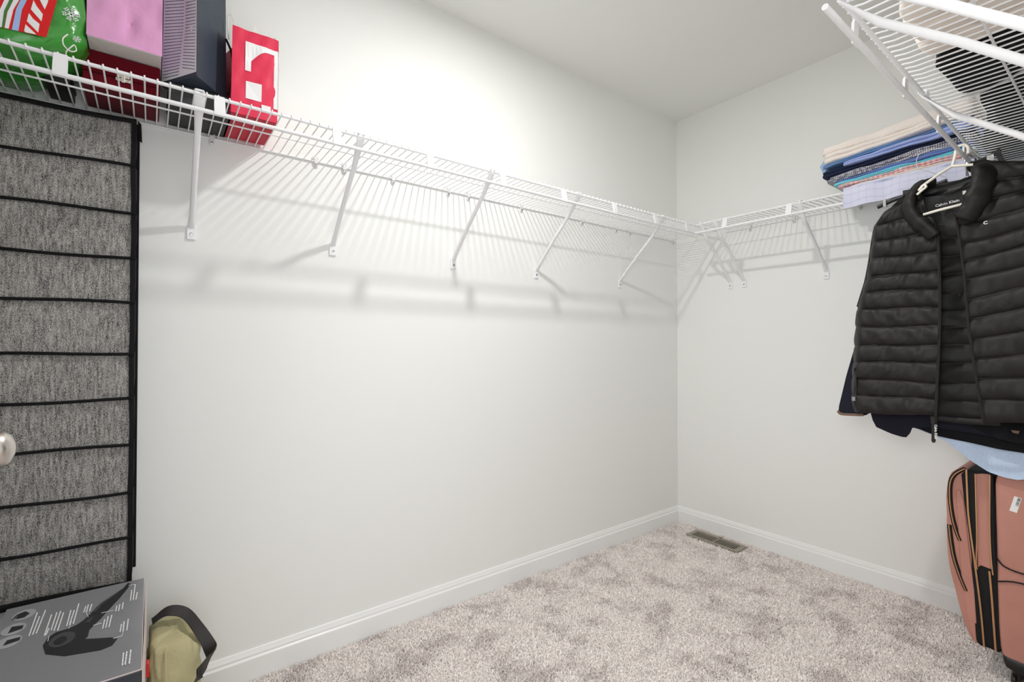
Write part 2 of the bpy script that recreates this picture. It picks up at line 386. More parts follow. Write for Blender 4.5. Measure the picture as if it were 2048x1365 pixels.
# ---------------------------------------------------------------- wire shelves
# a shelf is built in its own frame: s runs along the wall, o is the distance out from it
def wire_shelf(label, loc, P, s0, s1, zf0, zf1, depth, straps, clips, front=(None, None), step=.0254, hang=(.011, -.045), rod_start=None):
    """P(s, o, z) -> world point"""
    t = thing('wire_shelf', label, 'shelf', loc)
    zb = 1.705
    zf = lambda s: zf0 + (zf1 - zf0) * (s - s0) / (s1 - s0)
    f0, f1 = front[0] if front[0] is not None else s0, front[1] if front[1] is not None else s1
    n = 14
    def line(a, b, o, dz, fn): return [P(a + (b - a) * i / n, o, fn(a + (b - a) * i / n) + dz) for i in range(n + 1)]
    part('front_rod', MB().tube(line(f0, f1, depth, 0, zf), .0046, 10), M['wire'], t, smooth=True)
    part('hang_rod', MB().tube(line(rod_start if rod_start is not None else f0, f1, depth + hang[0], hang[1], zf), .0056, 12), M['wire'], t, smooth=True)
    part('middle_rod', MB().tube(line(s0, s1, depth * .5, -.0035, lambda s: (zf(s) + zb) / 2), .0026, 8), M['wire'], t, smooth=True)
    part('back_rod', MB().tube([P(s0, .0045, zb - .004), P(s1, .0045, zb - .004)], .0032, 8), M['wire'], t, smooth=True)
    # deck wires, one object each, sharing a mesh
    k = int((s1 - s0) / step); first = None
    for i in range(k):
        s = s0 + .008 + step * i; z = zf(s)
        if first is None:
            first = part('deck_wire', MB().tube([P(s, depth + .005, z - .002), P(s, depth + .004, z + .0062), P(s, depth - .002, z + .0066), P(s, depth - .02, z + .003), P(s, depth * .5, (z + zb) / 2 + .001), P(s, .003, zb + .001)], .0019, 6), M['wire'], t, smooth=True); s_first, z_first = s, z
        else:
            c = first.copy(); COL.objects.link(c); c.parent = t
            d = Vector(P(s, 0, 0)) - Vector(P(s_first, 0, 0)); c.location = (d.x, d.y, (z - z_first) * .6)
    first = None
    for s in straps:
        z = zf(s)
        if first is None:
            mb = MB(); R = []
            for o, zz, w in ((depth + .003, .0045, .011), (depth + .0072, -.003, .012), (depth + .007 + hang[0] * .35, hang[1] * .5, .0125), (depth + .0062 + hang[0] * .9, hang[1] * .88, .0125), (depth + .004 + hang[0], hang[1] - .004, .012)):
                R.append([P(s - w, o - .0025, z + zz), P(s + w, o - .0025, z + zz), P(s + w, o + .0025, z + zz), P(s - w, o + .0025, z + zz)])
            first = part('rod_strap', mb.rings(R), M['wire'], t, smooth=True); s_first, z_first = s, z
        else:
            c = first.copy(); COL.objects.link(c); c.parent = t
            d = Vector(P(s, 0, 0)) - Vector(P(s_first, 0, 0)); c.location = (d.x, d.y, z - z_first)
    first = None
    for s in clips:
        if first is None:
            mb = MB()
            R = [[P(s + w * math.cos(a), o, zb - .016 + h * math.sin(a)) for a in [2 * PI * q / 10 for q in range(10)]] for o, w, h in ((.0005, .0085, .011), (.004, .008, .0105), (.0055, .006, .008))]
            mb.rings(R); mb.box(tuple(map(min, P(s - .006, .001, zb - .012), P(s + .006, .010, zb + .004))), tuple(map(max, P(s - .006, .001, zb - .012), P(s + .006, .010, zb + .004))))
            for q in (-.008, .006): mb.tube([P(s + q, .006, zb), P(s + q, .010, zb + .008), P(s + q, .004, zb + .013)], .0015, 5)
            first = part('wall_clip', mb, M['clip'], t, smooth=True); s_first = s
            R = [[P(s + r * math.cos(a), o, zb - .018 + r * math.sin(a)) for a in [2 * PI * q / 10 for q in range(10)]] for o, r in ((.004, .0042), (.0075, .0038), (.0082, .002))]
            sc = part('screw', MB().rings(R), M['steel'], first, smooth=True)
        else:
            c = first.copy(); COL.objects.link(c); c.parent = t
            e = sc.copy(); COL.objects.link(e); e.parent = c
            d = Vector(P(s, 0, 0)) - Vector(P(s_first, 0, 0)); c.location = (d.x, d.y, 0)
    return t
PL = lambda s, o, z: (s, -o, z)            # left wall: s = x
PB = lambda s, o, z: (-o, s, z)            # back wall: s = y
PR = lambda s, o, z: (s, YR + o, z)        # right wall: s = x
straps_l = [-3.04 + .3035 * i for i in range(10)]
wire_shelf('long white wire shelf along the left wall carrying the gift bags', (-1.6, 0, 1.7), PL, -3.18, -.012, 1.705, 1.705, .284,
           [-3.04, -2.735, -2.433, -2.135, -1.829, -1.528, -1.219, -.906, -.611, -.345],
           [-2.426, -2.119, -2.021, -1.837, -1.596, -1.499, -1.213, -.822, -.562, -.45, -.045])
wire_shelf('short white wire shelf on the back wall carrying the folded shirts', (0, -.85, 1.7), PB, -1.385, -.315, 1.690, 1.698, .292,
           [-1.08, -.774, -.475], [-.452, -.672, -.95, -1.2])
wire_shelf('white wire shelf on the right wall loaded with beige and black clothes', (-.8, YR, 1.7), PR, -1.74, -.012, 1.703, 1.686, .292,
           [-1.462, -1.137, -.835, -.53, -.23], [-1.5, -1.1, -.7, -.3], hang=(.003, -.041), rod_start=-1.622)

def brace(label, P, s, zf, depth, group, lean=0):
    t = thing('shelf_brace', label, 'brace', P(s, 0, 1.38), group)
    # pole: flattened blade at the top, round tube below, bent onto the foot plate
    pts = [(depth + .001, zf - .006), (depth - .012, zf - .020), (depth - .034, zf - .046), (depth - .06, zf - .075), (depth * .45, 1.42 + (zf - 1.42) * .43), (.030, 1.447), (.012, 1.426), (.006, 1.417)]
    wid = [.0125, .0120, .0095, .0078, .0076, .0076, .009, .0095]; thk = [.003, .003, .005, .0074, .0072, .0072, .005, .003]
    R = []
    for i, (o, z) in enumerate(pts):
        a = pts[max(i - 1, 0)]; b = pts[min(i + 1, len(pts) - 1)]; d = Vector((b[0] - a[0], b[1] - a[1])).normalized(); nrm = Vector((-d.y, d.x))
        ss = s + lean * o
        R.append([P(ss + wid[i] * math.cos(q), o + nrm.x * thk[i] * math.sin(q), z + nrm.y * thk[i] * math.sin(q)) for q in [2 * PI * k / 12 for k in range(12)]])
    part('pole', MB().rings(R), M['wire'], t, smooth=True)
    pl = MB(); pl.box(tuple(map(min, P(s - .0125, .0005, 1.381), P(s + .0125, .006, 1.424))), tuple(map(max, P(s - .0125, .0005, 1.381), P(s + .0125, .006, 1.424))))
    fp = part('foot_plate', pl, M['wire'], t, bevel=.0025)
    R = [[P(s + r * math.cos(q), o, 1.398 + r * math.sin(q)) for q in [2 * PI * k / 10 for k in range(10)]] for o, r in ((.005, .0052), (.0078, .0046), (.0085, .002))]
    part('screw', MB().rings(R), M['steel'], fp, smooth=True)
    cl = MB(); sl_ = s + lean * depth
    for q in (-.008, .008):
        cl.tube([P(sl_ + q, depth - .007, zf - .006), P(sl_ + q, depth - .008, zf + .005), P(sl_ + q, depth + .001, zf + .0085), P(sl_ + q, depth + .008, zf + .003)], .003, 6)
    cl.tube([P(sl_ - .008, depth + .002, zf + .008), P(sl_ + .008, depth + .002, zf + .008)], .0028, 6)
    part('top_hook', cl, M['wire'], t, smooth=True)
    return t
gl = 'braces under the left wall shelf'
for s, lab in ((-2.476, 'white shelf brace on the left wall nearest the shoe organizer, below the navy gift bag'),
               (-2.06, 'second white shelf brace on the left wall, just right of the red gift bag'),
               (-1.572, 'third white shelf brace on the left wall, whose shadow drops straight down'),
               (-1.124, 'fourth white shelf brace on the left wall counted from the gift bags'),
               (-.531, 'white shelf brace on the left wall nearest the room corner')):
    brace(lab, PL, s, 1.705, .284, gl)
gb = 'braces under the back wall shelf'
brace('white shelf brace on the back wall closest to the room corner', PB, -.339, 1.698, .292, gb)
brace('white shelf brace on the back wall, second from the corner, just beside the first', PB, -.417, 1.697, .292, gb)
brace('lone white shelf brace on the back wall left of the folded shirts and vest', PB, -.813, 1.694, .292, gb)
gr = 'braces under the right wall shelf'
brace('thick white brace on the right wall shelf starting beside the rod end', PR, -1.555, 1.701, .292, gr)
brace('white brace on the right wall shelf, topmost of all in the photo', PR, -1.70, 1.702, .292, gr)
brace('white brace crossing under the middle of the right wall shelf below black clothes', PR, -1.02, 1.694, .292, gr)
brace('white brace under the far part of the right shelf just above the vest', PR, -.46, 1.689, .292, gr)

# ---------------------------------------------------------------- things on the left shelf
ZD = 1.7125
def flat(pts, y, m_off=(0, -.0006, 0)): return [(x, y, z) for x, z in pts]
# green plastic gift bag
g = thing('gift_bag', 'shiny green plastic holiday bag with red candy stripe panel and snowflakes', 'bag', (-2.85, -.13, ZD))
def green_fn(u, v):
    a = 2 * PI * u; h = v
    hw = .150 * (1 - .10 * (1 - h) ** 2); hd = .124 * (1 - .05 * h)
    p = 4.5
    c, s = math.cos(a), math.sin(a)
    x = -2.88 + (.165 if c < 0 else .090 + .095 * min(1, h / .16) ** .6 - .01 * h) * math.copysign(abs(c) ** (2 / p), c); y = -.128 + hd * math.copysign(abs(s) ** (2 / p), s)
    z = 1.722 + .375 * h
    w = wob(x * 24, z * 19, 1) * .006
    if abs(s) > .2 and s < 0: y += w if h > .0 else 0
    if c > .6: x += wob(y * 40, z * 22, 3) * .005 * min(1, h * 6) - .010 * max(0, .5 - abs(h - .24) * 6)
    return (x, y, z)
mb = MB(); nu, nv = 56, 22
R = [[(-2.88 + (green_fn(i / nu, 0)[0] + 2.88) * k, -.128 + (green_fn(i / nu, 0)[1] + .128) * k, 1.722 - dz) for i in range(nu)] for k, dz in ((.55, .009), (.93, .009), (.985, .005))]
R += [[green_fn(i / nu, j / nv) for i in range(nu)] for j in range(nv + 1)]
mb.rings(R, cap=True); part('bag_body', mb, M['green'], g, smooth='all')
YG = -.2555
def gplate(name, polys, m, lift, label=None):
    mb = MB()
    for p in polys: mb.poly([(x, YG - lift, z) for x, z in p], (0, .0012, 0))
    return part(name, mb, m, g, label)
def up(p): return [(x, z + .0) for x, z in p]
gplate('printed_panel', [[(-2.99, 1.745), (-2.837, 1.7465), (-2.763, 1.753), (-2.745, 1.851), (-2.738, 2.0), (-2.99, 2.0)]], M['red_ink'], 0, 'red printed panel')
gplate('printed_stripe', [[(-2.837, 1.777), (-2.827, 1.815), (-2.815, 1.90), (-2.805, 1.90), (-2.818, 1.819), (-2.828, 1.781), (-2.832, 1.747), (-2.840, 1.7465)],
                          [(-2.813, 1.821), (-2.800, 1.9), (-2.788, 1.9), (-2.804, 1.825), (-2.815, 1.793), (-2.822, 1.748), (-2.828, 1.7475), (-2.824, 1.783)],
                          [(-2.776, 1.837), (-2.765, 1.87), (-2.756, 1.862), (-2.760, 1.845), (-2.761, 1.833), (-2.766, 1.814)],
                          [(-2.784, 1.827), (-2.779, 1.816), (-2.769, 1.802), (-2.771, 1.785), (-2.788, 1.805)],
                          [(-2.791, 1.795), (-2.784, 1.785), (-2.774, 1.778), (-2.776, 1.758), (-2.794, 1.776)],
                          [(-2.796, 1.768), (-2.787, 1.760), (-2.779, 1.7525), (-2.796, 1.7505), (-2.798, 1.753)]], M['white_ink'], .0008, 'white candy stripes')
gplate('printed_ribbon', [[(-2.811, 1.795), (-2.802, 1.826), (-2.79, 1.9), (-2.778, 1.9), (-2.792, 1.831), (-2.802, 1.798), (-2.807, 1.749), (-2.817, 1.748)]], M['blue_ink'], .0008, 'light blue stripe')
gplate('printed_line', [[(-2.829, 1.783), (-2.819, 1.819), (-2.806, 1.9), (-2.802, 1.9), (-2.814, 1.819), (-2.825, 1.783), (-2.829, 1.747), (-2.832, 1.747)]], M['green_ink'], .0012, 'dark green stripe')
sn = MB()
for cx_, cz_, rr_ in ((-2.722, 1.821, .0145), (-2.719, 1.862, .005), (-2.712, 1.768, .007)):
    for k in range(6):
        a = k * PI / 3 + .2; ca, sa = math.cos(a), math.sin(a)
        def q(r_, t_): return (cx_ + ca * r_ - sa * t_, YG - .0012, cz_ + sa * r_ + ca * t_)
        w_ = rr_ * .09
        sn.poly([q(0, -w_), q(rr_, -w_), q(rr_, w_), q(0, w_)], (0, .001, 0))
        for sg in (-1, 1):
            for rb in (.45, .72):
                sn.poly([q(rr_ * rb, 0), q(rr_ * (rb + .12), 0), q(rr_ * (rb + .38), sg * rr_ * .28), q(rr_ * (rb + .26), sg * rr_ * .30)], (0, .001, 0))
part('printed_snowflake', sn, M['white_ink'], g, 'white snowflakes')
lb = MB().box((-2.868, -.180, 1.7118), (-2.800, -.155, 1.7125)); lbo = part('barcode_label', lb, M['paper_white'], g, 'white barcode label under the bag')
bc = MB()
for i in range(16):
    x0 = -2.838 + .0022 * i; bc.box((x0, -.177, 1.7113), (x0 + (.0008 if hsh(i) < .5 else .0015), -.160, 1.7119))
part('barcode_lines', bc, M['ink'], lbo)
cd = MB().tube(smooth_path([(-2.728, -.252, 1.775), (-2.735, -.262, 1.757), (-2.733, -.262, 1.742), (-2.722, -.258, 1.735), (-2.713, -.255, 1.742), (-2.716, -.257, 1.752), (-2.722, -.262, 1.742), (-2.730, -.258, 1.730), (-2.729, -.25, 1.722)], 5), .0013, 6)
part('tie_cord', cd, M['cord'], g, 'white drawstring cord', smooth=True)
# black low box under it
b = thing('storage_box', 'small low black box wedged between the green holiday bag and red velvet box', 'box', (-2.76, -.06, ZD))
part('box_body', MB().box((-2.786, -.112, ZD), (-2.738, -.002, ZD + .030)), M['black_card'], b, bevel=.002)
part('box_rim', MB().box((-2.787, -.114, ZD + .022), (-2.736, -.0015, ZD + .032)), M['black_card'], b, bevel=.001)
# dark red velvet box with clasp
v = thing('jewelry_box', 'dark red velvet box with silver clasp beneath the pink bag', 'box', (-2.634, -.08, ZD))
part('box_base', MB().box((-2.712, -.150, ZD), (-2.557, -.006, ZD + .036)), M['velvet'], v, bevel=.003)
part('box_lid', MB().box((-2.713, -.151, ZD + .0375), (-2.556, -.005, ZD + .092)), M['velvet'], v, bevel=.004)
cl = MB(); cl.box((-2.648, -.1535, ZD + .029), (-2.618, -.1505, ZD + .037)); cl.box((-2.646, -.1535, ZD + .039), (-2.620, -.1515, ZD + .049)); cl.box((-2.637, -.156, ZD + .026), (-2.629, -.152, ZD + .049))
for q in (-2.644, -2.622): cl.lathe([(.001, 0), (.0022, 0), (.0015, -.002), (.0003, -.0024)], (q, -.1535, ZD + .033), 'y', 8)
part('clasp', cl, M['brass'], v, 'silver clasp', bevel=.0006)
# pink paper bag standing on the velvet box
p = thing('gift_bag', 'plain pink paper bag with white base standing on the red velvet box', 'bag', (-2.63, -.11, ZD + .093))
zb_ = ZD + .0935
def pink_fn(u, v):
    c = [(-2.700, -.212), (-2.553, -.212), (-2.556, -.05), (-2.698, -.05)]
    k = u * 4; i = int(k) % 4; f = k - int(k); a, b_ = c[i], c[(i + 1) % 4]
    x, y = a[0] + (b_[0] - a[0]) * f, a[1] + (b_[1] - a[1]) * f
    z = zb_ + .0015 + .30 * v
    if i == 0:
        y += .012 * v + .006 * math.sin(PI * f) * math.sin(v * 9) * v + .004 * wob(f * 6, v * 9, 2) * min(1, v * 6) + (.010 * max(0, 1 - abs(f - .55) * 9) * max(0, 1 - abs(v - .22) * 5))
    if i in (1, 3): x += (-1 if i == 1 else 1) * .02 * math.sin(PI * f) * v
    return (x, y, z)
mb = MB(); R = [[pink_fn(i / 64, j / 24) for i in range(64)] for j in range(25)]; mb.rings(R, cap=False)
part('paper_body', mb, M['pink_paper'], p, smooth=True)
pb = MB().box((-2.6985, -.2105, zb_), (-2.5545, -.0515, zb_ + .0025)); pb_o = part('paper_base', pb, M['bag_white'], p, 'white base')
fl = MB(); fl.poly([(-2.6985, -.2105, zb_ - .0005), (-2.655, -.131, zb_ - .0005), (-2.6985, -.0515, zb_ - .0005)], (0, 0, .001)); fl.poly([(-2.5545, -.2105, zb_ - .0005), (-2.598, -.131, zb_ - .0005), (-2.5545, -.0515, zb_ - .0005)], (0, 0, .001))
part('base_flap', fl, M['bag_white'], pb_o)
# charcoal box with label plate
c = thing('gift_box', 'charcoal grey box with small label plate under the navy bag', 'box', (-2.465, -.08, ZD))
part('box_base', MB().box((-2.538, -.160, ZD), (-2.391, -.004, ZD + .040)), M['charcoal_box'], c, bevel=.0015)
part('box_lid', MB().box((-2.5395, -.1615, ZD + .030), (-2.3895, -.0025, ZD + .058)), M['charcoal_box'], c, bevel=.0015)
lp = MB().box((-2.480, -.1632, ZD + .020), (-2.460, -.1605, ZD + .028)); lp.box((-2.476, -.1636, ZD + .016), (-2.464, -.163, ZD + .032))
part('label_plate', lp, M['brass'], c, 'small pale label plate')
# navy bag turned 45 degrees, silver chevron on the turned gusset
n = thing('gift_bag', 'navy paper bag with silver striped side standing on the charcoal box', 'bag', (-2.475, -.13, ZD + .06))
z0 = ZD + .0595; A, B, Cc, Dd = (-2.480, -.236), (-2.402, -.137), (-2.470, -.020), (-2.553, -.118)
zt = z0 + .34
def wall4(a, b_, u, v, lean=0): return (a[0] + (b_[0] - a[0]) * u, a[1] + (b_[1] - a[1]) * u, z0 + .34 * v)
mb = MB(); R = []
for j in range(18):
    vv = j / 17; ring = []
    for (a, b_, k) in ((A, B, 0), (B, Cc, 1), (Cc, Dd, 2), (Dd, A, 3)):
        for i in range(8):
            x, y, z = wall4(a, b_, i / 8, vv)
            d = Vector((x + 2.475, y + .13)); sh = 1 - .05 * vv
            pinch = .016 * math.sin(PI * i / 8) * min(1, vv * 2.2) if k in (3, 1) else 0
            dd = d * sh; 
            if d.length: dd -= d.normalized() * pinch
            ring.append((-2.475 + dd.x, -.13 + dd.y, z))
    R.append(ring)
mb.rings(R, cap=True); part('paper_body', mb, M['navy_paper'], n, smooth=True)
def side_pt(u, v, out):
    """on the left gusset (from corner A back to D), following its pinch"""
    x, y, z = wall4(A, Dd, u, v); d = Vector((x + 2.475, y + .13)); dd = d * (1 - .05 * v)
    dd -= d.normalized() * (.016 * math.sin(PI * (1 - u)) * min(1, v * 2.2)); dd += d.normalized() * out
    return (-2.475 + dd.x, -.13 + dd.y, z)
sv = MB().grid(16, 24, lambda u, v: side_pt(.01 + .97 * u, .03 + .93 * v, .0012))
part('silver_gusset', sv, M['silver'], n, 'silver foil side', smooth='all')
st = MB()
for i in range(44):
    vv = .05 + i * .026
    for u0, u1, sg in ((.05, .42, 1), (.50, .95, .12)):
        if vv + .03 > .95: continue
        dv = .05 * sg
        st.add([side_pt(u0, vv - (0 if sg > 0 else dv), .0022), side_pt(u1, vv + (dv if sg > 0 else 0), .0022), side_pt(u1, vv + (dv if sg > 0 else 0) + .0045, .0022), side_pt(u0, vv - (0 if sg > 0 else dv) + .0045, .0022)], [(0, 1, 2, 3)])
part('chevron_stripe', st, M['stripe'], n, 'navy chevron stripes')
hd = MB().tube(smooth_path([(-2.405, -.150, z0 + .17), (-2.392, -.158, z0 + .13), (-2.388, -.160, z0 + .07), (-2.396, -.158, z0 + .02), (-2.401, -.150, z0 + .012)], 5), .003, 8)
part('cord_handle', hd, M['binding'], n, 'black cord handle', smooth=True)
# red paper bag
r = thing('gift_bag', 'bright red paper bag with white block pattern and white rope handles', 'bag', (-2.34, -.1, ZD))
RX0, RX1, RYF, RYB = -2.398, -2.280, -.205, -.012; RH = .252
def red_pt(u, v, out=0): return (RX0 + (RX1 - RX0) * u + .004 * v, RYF + .012 * v + .0035 * wob(u * 5, v * 8, 5) * (1 - abs(2 * u - 1) ** 4) * min(1, v * 5) - out, ZD + .001 + RH * v)
mb = MB(); R = []
for j in range(20):
    vv = j / 19; ring = [red_pt(i / 16, vv) for i in range(17)]
    ring += [(RX1 + .004 * vv - .02 * math.sin(PI * k / 8) * vv, RYF + .012 * vv + (RYB - RYF - .012 * vv) * k / 8, ring[0][2]) for k in range(1, 9)]
    ring += [(RX1 + (RX0 - RX1) * k / 8, RYB, ring[0][2]) for k in range(1, 9)]
    ring += [(RX0 + .02 * math.sin(PI * k / 8) * vv, RYB + (RYF - RYB) * k / 8, ring[0][2]) for k in range(1, 8)]
    R.append(ring)
mb.rings(R, cap=False); part('paper_body', mb, M['red_paper'], r, smooth=True)
part('paper_base', MB().box((RX0 + .001, RYF + .002, ZD), (RX1 - .001, RYB - .001, ZD + .003)), M['red_card'], r)
sg_ = MB().grid(8, 10, lambda u, v: (RX1 + .004 * v - .02 * math.sin(PI * u) * v + .0012, RYF + .012 * v + (RYB - RYF - .012 * v) * u, ZD + .03 + (RH - .03) * v))
part('side_gusset', sg_, M['bag_white'], r, 'white side gusset', smooth='all')
wp = MB()
def rpoly(pts):
    o = len(wp.v); wp.add([red_pt(u, v, .0012) for u, v in pts], [tuple(range(len(pts)))])
def rstrip(a, b_, k=6):
    """quad strip between two curves of (u, v)"""
    V = []; F = []
    for i in range(len(a)): V += [red_pt(*a[i], .0012), red_pt(*b_[i], .0012)]
    for i in range(len(a) - 1): F.append((2 * i, 2 * i + 1, 2 * i + 3, 2 * i + 2))
    wp.add(V, F)
# upper bracket: white block with a red arch cut out of it
top = [(.28 + .72 * i / 10, .86 - .0 * i) for i in range(11)]
bot = [(.28 + .72 * i / 10, (.52 + (.66 - .52) * max(0, i - 0) / 1.6 if i < 2 else .66 + .14 * math.sin(min(1, (i - 2) / 5) * PI / 2))) for i in range(11)]
rstrip(top, bot)
rstrip([(.28, .86), (.28, .70), (.28, .52)], [(.42, .86), (.41, .70), (.40, .52)])
rstrip([(.91, .80), (.91, .5), (.91, .16)], [(1.0, .80), (1.0, .5), (1.0, .16)])
rstrip([(.30, .40), (.30, .2)], [(.64, .40), (.64, .2)])
part('printed_block', wp, M['white_ink'], r, 'white block pattern')
part('paper_tag', MB().poly([(-2.322, RYF - .002, ZD + .030), (-2.298, RYF - .002, ZD + .030), (-2.298, RYF - .002, ZD + .043), (-2.322, RYF - .002, ZD + .043)], (0, .0008, 0)), M['paper_white'], r, 'small white tag')
fold = MB(); fold.poly([(-2.345, -.19, ZD + RH - .01), (-2.336, -.185, ZD + RH + .030), (-2.322, -.19, ZD + RH - .01)], (0, .003, 0)); fold.poly([(-2.300, -.12, ZD + RH - .02), (-2.296, -.12, ZD + RH + .022), (-2.284, -.12, ZD + RH - .02)], (0, .003, 0))
part('inner_fold', fold, M['bag_white'], r, 'white inner fold')
for pth in ([(-2.398, -.15, ZD + RH - .02), (-2.402, -.16, ZD + RH + .03), (-2.395, -.165, ZD + RH + .045), (-2.386, -.165, ZD + RH + .02), (-2.384, -.16, ZD + RH - .02)],
            [(-2.288, -.15, ZD + RH - .03), (-2.286, -.16, ZD + RH + .012), (-2.278, -.166, ZD + RH + .018), (-2.268, -.166, ZD + RH - .015), (-2.272, -.168, ZD + RH - .06), (-2.276, -.168, ZD + RH - .085)]):
    part('rope_handle', MB().tube(smooth_path(pth, 6), .0016, 6), M['cord'], r, 'white rope handle', smooth=True)

# ---------------------------------------------------------------- hanging shoe organizer
so = thing('shoe_organizer', 'tall grey tweed hanging shoe organizer with black binding on the left wall', 'organizer', (-2.83, -.04, .415))
SX0, SX1 = -3.10, -2.607
def fy(x): return -.062 + (.030) * (SX1 - x) / .27 if x > -2.88 else -.062 + .030
rowz = [.418 + 1.259 * (1 - i / 10) for i in range(11)]
rowz = [1.677, 1.554, 1.426, 1.301, 1.181, 1.043, .919, .795, .665, .541, .418]
bp = MB().box((SX0, -.014, .44), (-2.6005, -.008, 1.690)); part('back_panel', bp, M['binding'], so)
for i in range(10):
    zt_, zb2 = rowz[i], rowz[i + 1]
    def fn(u, v, i=i, zt_=zt_, zb2=zb2):
        x = SX0 + (SX1 - .008 - SX0) * u; z = zt_ + (zb2 - zt_) * v
        sag = .004 * math.sin(PI * min(1, max(0, u)) + i) * 1
        bul = .004 * math.sin(PI * v) * (.7 + .5 * wob(u * 5, i * 2.1, i)) + .0022 * wob(u * 12, v * 3 + i, i * 1.7)
        return (x, fy(x) - bul - .004 * v, z + sag * math.sin(u * 5 + i * 1.3) * (1 if 0 < i else 1))
    part('pocket_panel', MB().grid(26, 8, fn), M['tweed'], so, smooth='all')
for i in range(11):
    z = rowz[i]; q = min(i, 9)
    pts = []
    for k in range(27):
        u = k / 26; x = SX0 + (SX1 - SX0) * u
        sag = .004 * math.sin(PI * u + i) * math.sin(u * 5 + i * 1.3)
        pts.append((x, fy(x) - .0065, z + sag))
    R = []
    hh = (.0065 if i == 0 else .0095) if i in (0, 10) else .0040
    for (x, y, z_) in pts:
        R.append([(x, y + .004 * math.sin(a) - .001, z_ + hh * math.cos(a)) for a in [2 * PI * k / 8 for k in range(8)]])
    part('pocket_binding', MB().rings(R), M['binding'], so, 'black binding strip', smooth=True)
eb = MB()
R = []
for k in range(41):
    z = .412 + 1.27 * k / 40; wv = .0018 * wob(z * 13, 1, 2)
    R.append([(SX1 - .0105 + wv, -.0695, z), (SX1 + .0004 + wv, -.0695, z), (SX1 + .0004 + wv, -.060, z), (SX1 - .0105 + wv, -.060, z)])
part('edge_binding', eb.rings(R), M['binding'], so, 'black edge binding')
for i in range(10):
    zt_, zb2 = rowz[i], rowz[i + 1]
    sd = MB(); hgt = zt_ - zb2
    sd.poly([(SX1 - .002, -.062, zt_ - .004), (SX1 + .002, -.014, zt_ + .006), (SX1 + .002, -.014, zb2 + .055), (SX1 - .002, -.062, zb2 + .004)], (-.002, 0, 0))
    part('pocket_gusset', sd, M['binding'], so)
part('top_flap', MB().poly([(SX1 + .002, -.02, 1.70), (SX1 + .010, -.02, 1.69), (SX1 + .012, -.02, 1.640), (SX1 + .004, -.02, 1.645)], (0, .006, 0)), M['binding'], so)
# ---------------------------------------------------------------- appliance box and tote bag by the left wall
ZT = .46
bx = thing('appliance_box', 'grey hair styler box with printed picture standing below the shoe organizer', 'box', (-2.70, -.38, 0))
BX0, BX1, BY0, BY1 = -2.829, -2.5795, -.604, -.166
part('carton', MB().box((BX0, BY0, .0), (BX1, BY1, ZT)), M['box_front'], bx, bevel=.003)
part('lid_panel', MB().box((BX0 + .001, BY0 + .001, ZT - .001), (BX1 - .001, BY1 - .001, ZT + .0012)), M['box_grey'], bx, 'printed grey lid')
part('side_panel', MB().poly([(BX1, BY0, .02), (BX1 + .004, BY1 - .004, .02), (BX1 + .004, BY1 - .004, ZT - .004), (BX1, BY0, ZT - .004)], (.0015, 0, 0)), M['box_side'], bx, 'pale side panel')
part('lid_edge', MB().tube([(BX1 - .001, BY1, ZT), (BX1 - .001, BY0, ZT), (BX0, BY0, ZT)], .0012, 6), M['box_side'], bx, 'worn copper edge')
zp = ZT + .0016
def lidplate(name, polys, m, dz, label=None, parent=None):
    mb = MB()
    for q in polys: mb.poly([(x, y, zp + dz) for x, y in q], (0, 0, .0004))
    return part(name, mb, m, parent or bx, label)
tool = [(-2.739, -.399), (-2.735, -.369), (-2.725, -.355), (-2.707, -.352), (-2.694, -.345), (-2.684, -.330), (-2.674, -.305), (-2.666, -.276), (-2.65, -.247), (-2.621, -.204), (-2.613, -.178), (-2.607, -.185), (-2.612, -.21), (-2.626, -.26), (-2.640, -.30), (-2.654, -.344), (-2.662, -.364), (-2.670, -.385), (-2.670, -.413), (-2.674, -.422), (-2.630, -.448), (-2.621, -.461), (-2.628, -.482), (-2.645, -.488), (-2.70, -.47), (-2.730, -.44)]
lidplate('printed_tool', [tool], M['tool'], 0, 'picture of a black hair dryer')
lidplate('printed_dial', [[(-2.711 + .020 * math.cos(a), -.397 + .030 * math.sin(a)) for a in [2 * PI * k / 20 for k in range(20)]]], M['tool_light'], .0006)
lidplate('printed_dial', [[(-2.713 + .010 * math.cos(a), -.400 + .015 * math.sin(a)) for a in [2 * PI * k / 16 for k in range(16)]]], M['tool'], .0012)
lidplate('printed_highlight', [[(-2.672, -.300), (-2.66, -.262), (-2.628, -.217), (-2.63, -.226), (-2.655, -.268), (-2.666, -.303)], [(-2.68, -.345), (-2.672, -.325), (-2.667, -.33), (-2.673, -.35)]], M['tool_light'], .0006)
lidplate('printed_oval', [[(cx_ + .019 * math.cos(a), cy_ + .026 * math.sin(a)) for a in [2 * PI * k / 24 for k in range(24)]] for cx_, cy_ in ((-2.792, -.222), (-2.798, -.286), (-2.796, -.342))], M['oval'], 0, 'pale oval picture frames')
lidplate('printed_brush', [[(-2.801, -.238), (-2.803, -.212), (-2.792, -.206), (-2.783, -.222), (-2.789, -.238)]], M['tool'], .0006, 'dark brush picture')
for i in range(4): lidplate('printed_bristle', [[(-2.809 + .001 * i, -.236 + .006 * i), (-2.809 + .001 * i, -.233 + .006 * i), (-2.800, -.231 + .006 * i), (-2.800, -.234 + .006 * i)]], M['tool'], .0007)
lidplate('printed_nozzle', [[(-2.804, -.301), (-2.803, -.273), (-2.784, -.279), (-2.784, -.295)]], M['tool'], .0006, 'dark nozzle picture')
lidplate('printed_nozzle', [[(-2.802, -.354), (-2.800, -.334), (-2.780, -.334), (-2.780, -.348)]], M['tool'], .0006, 'dark nozzle picture')
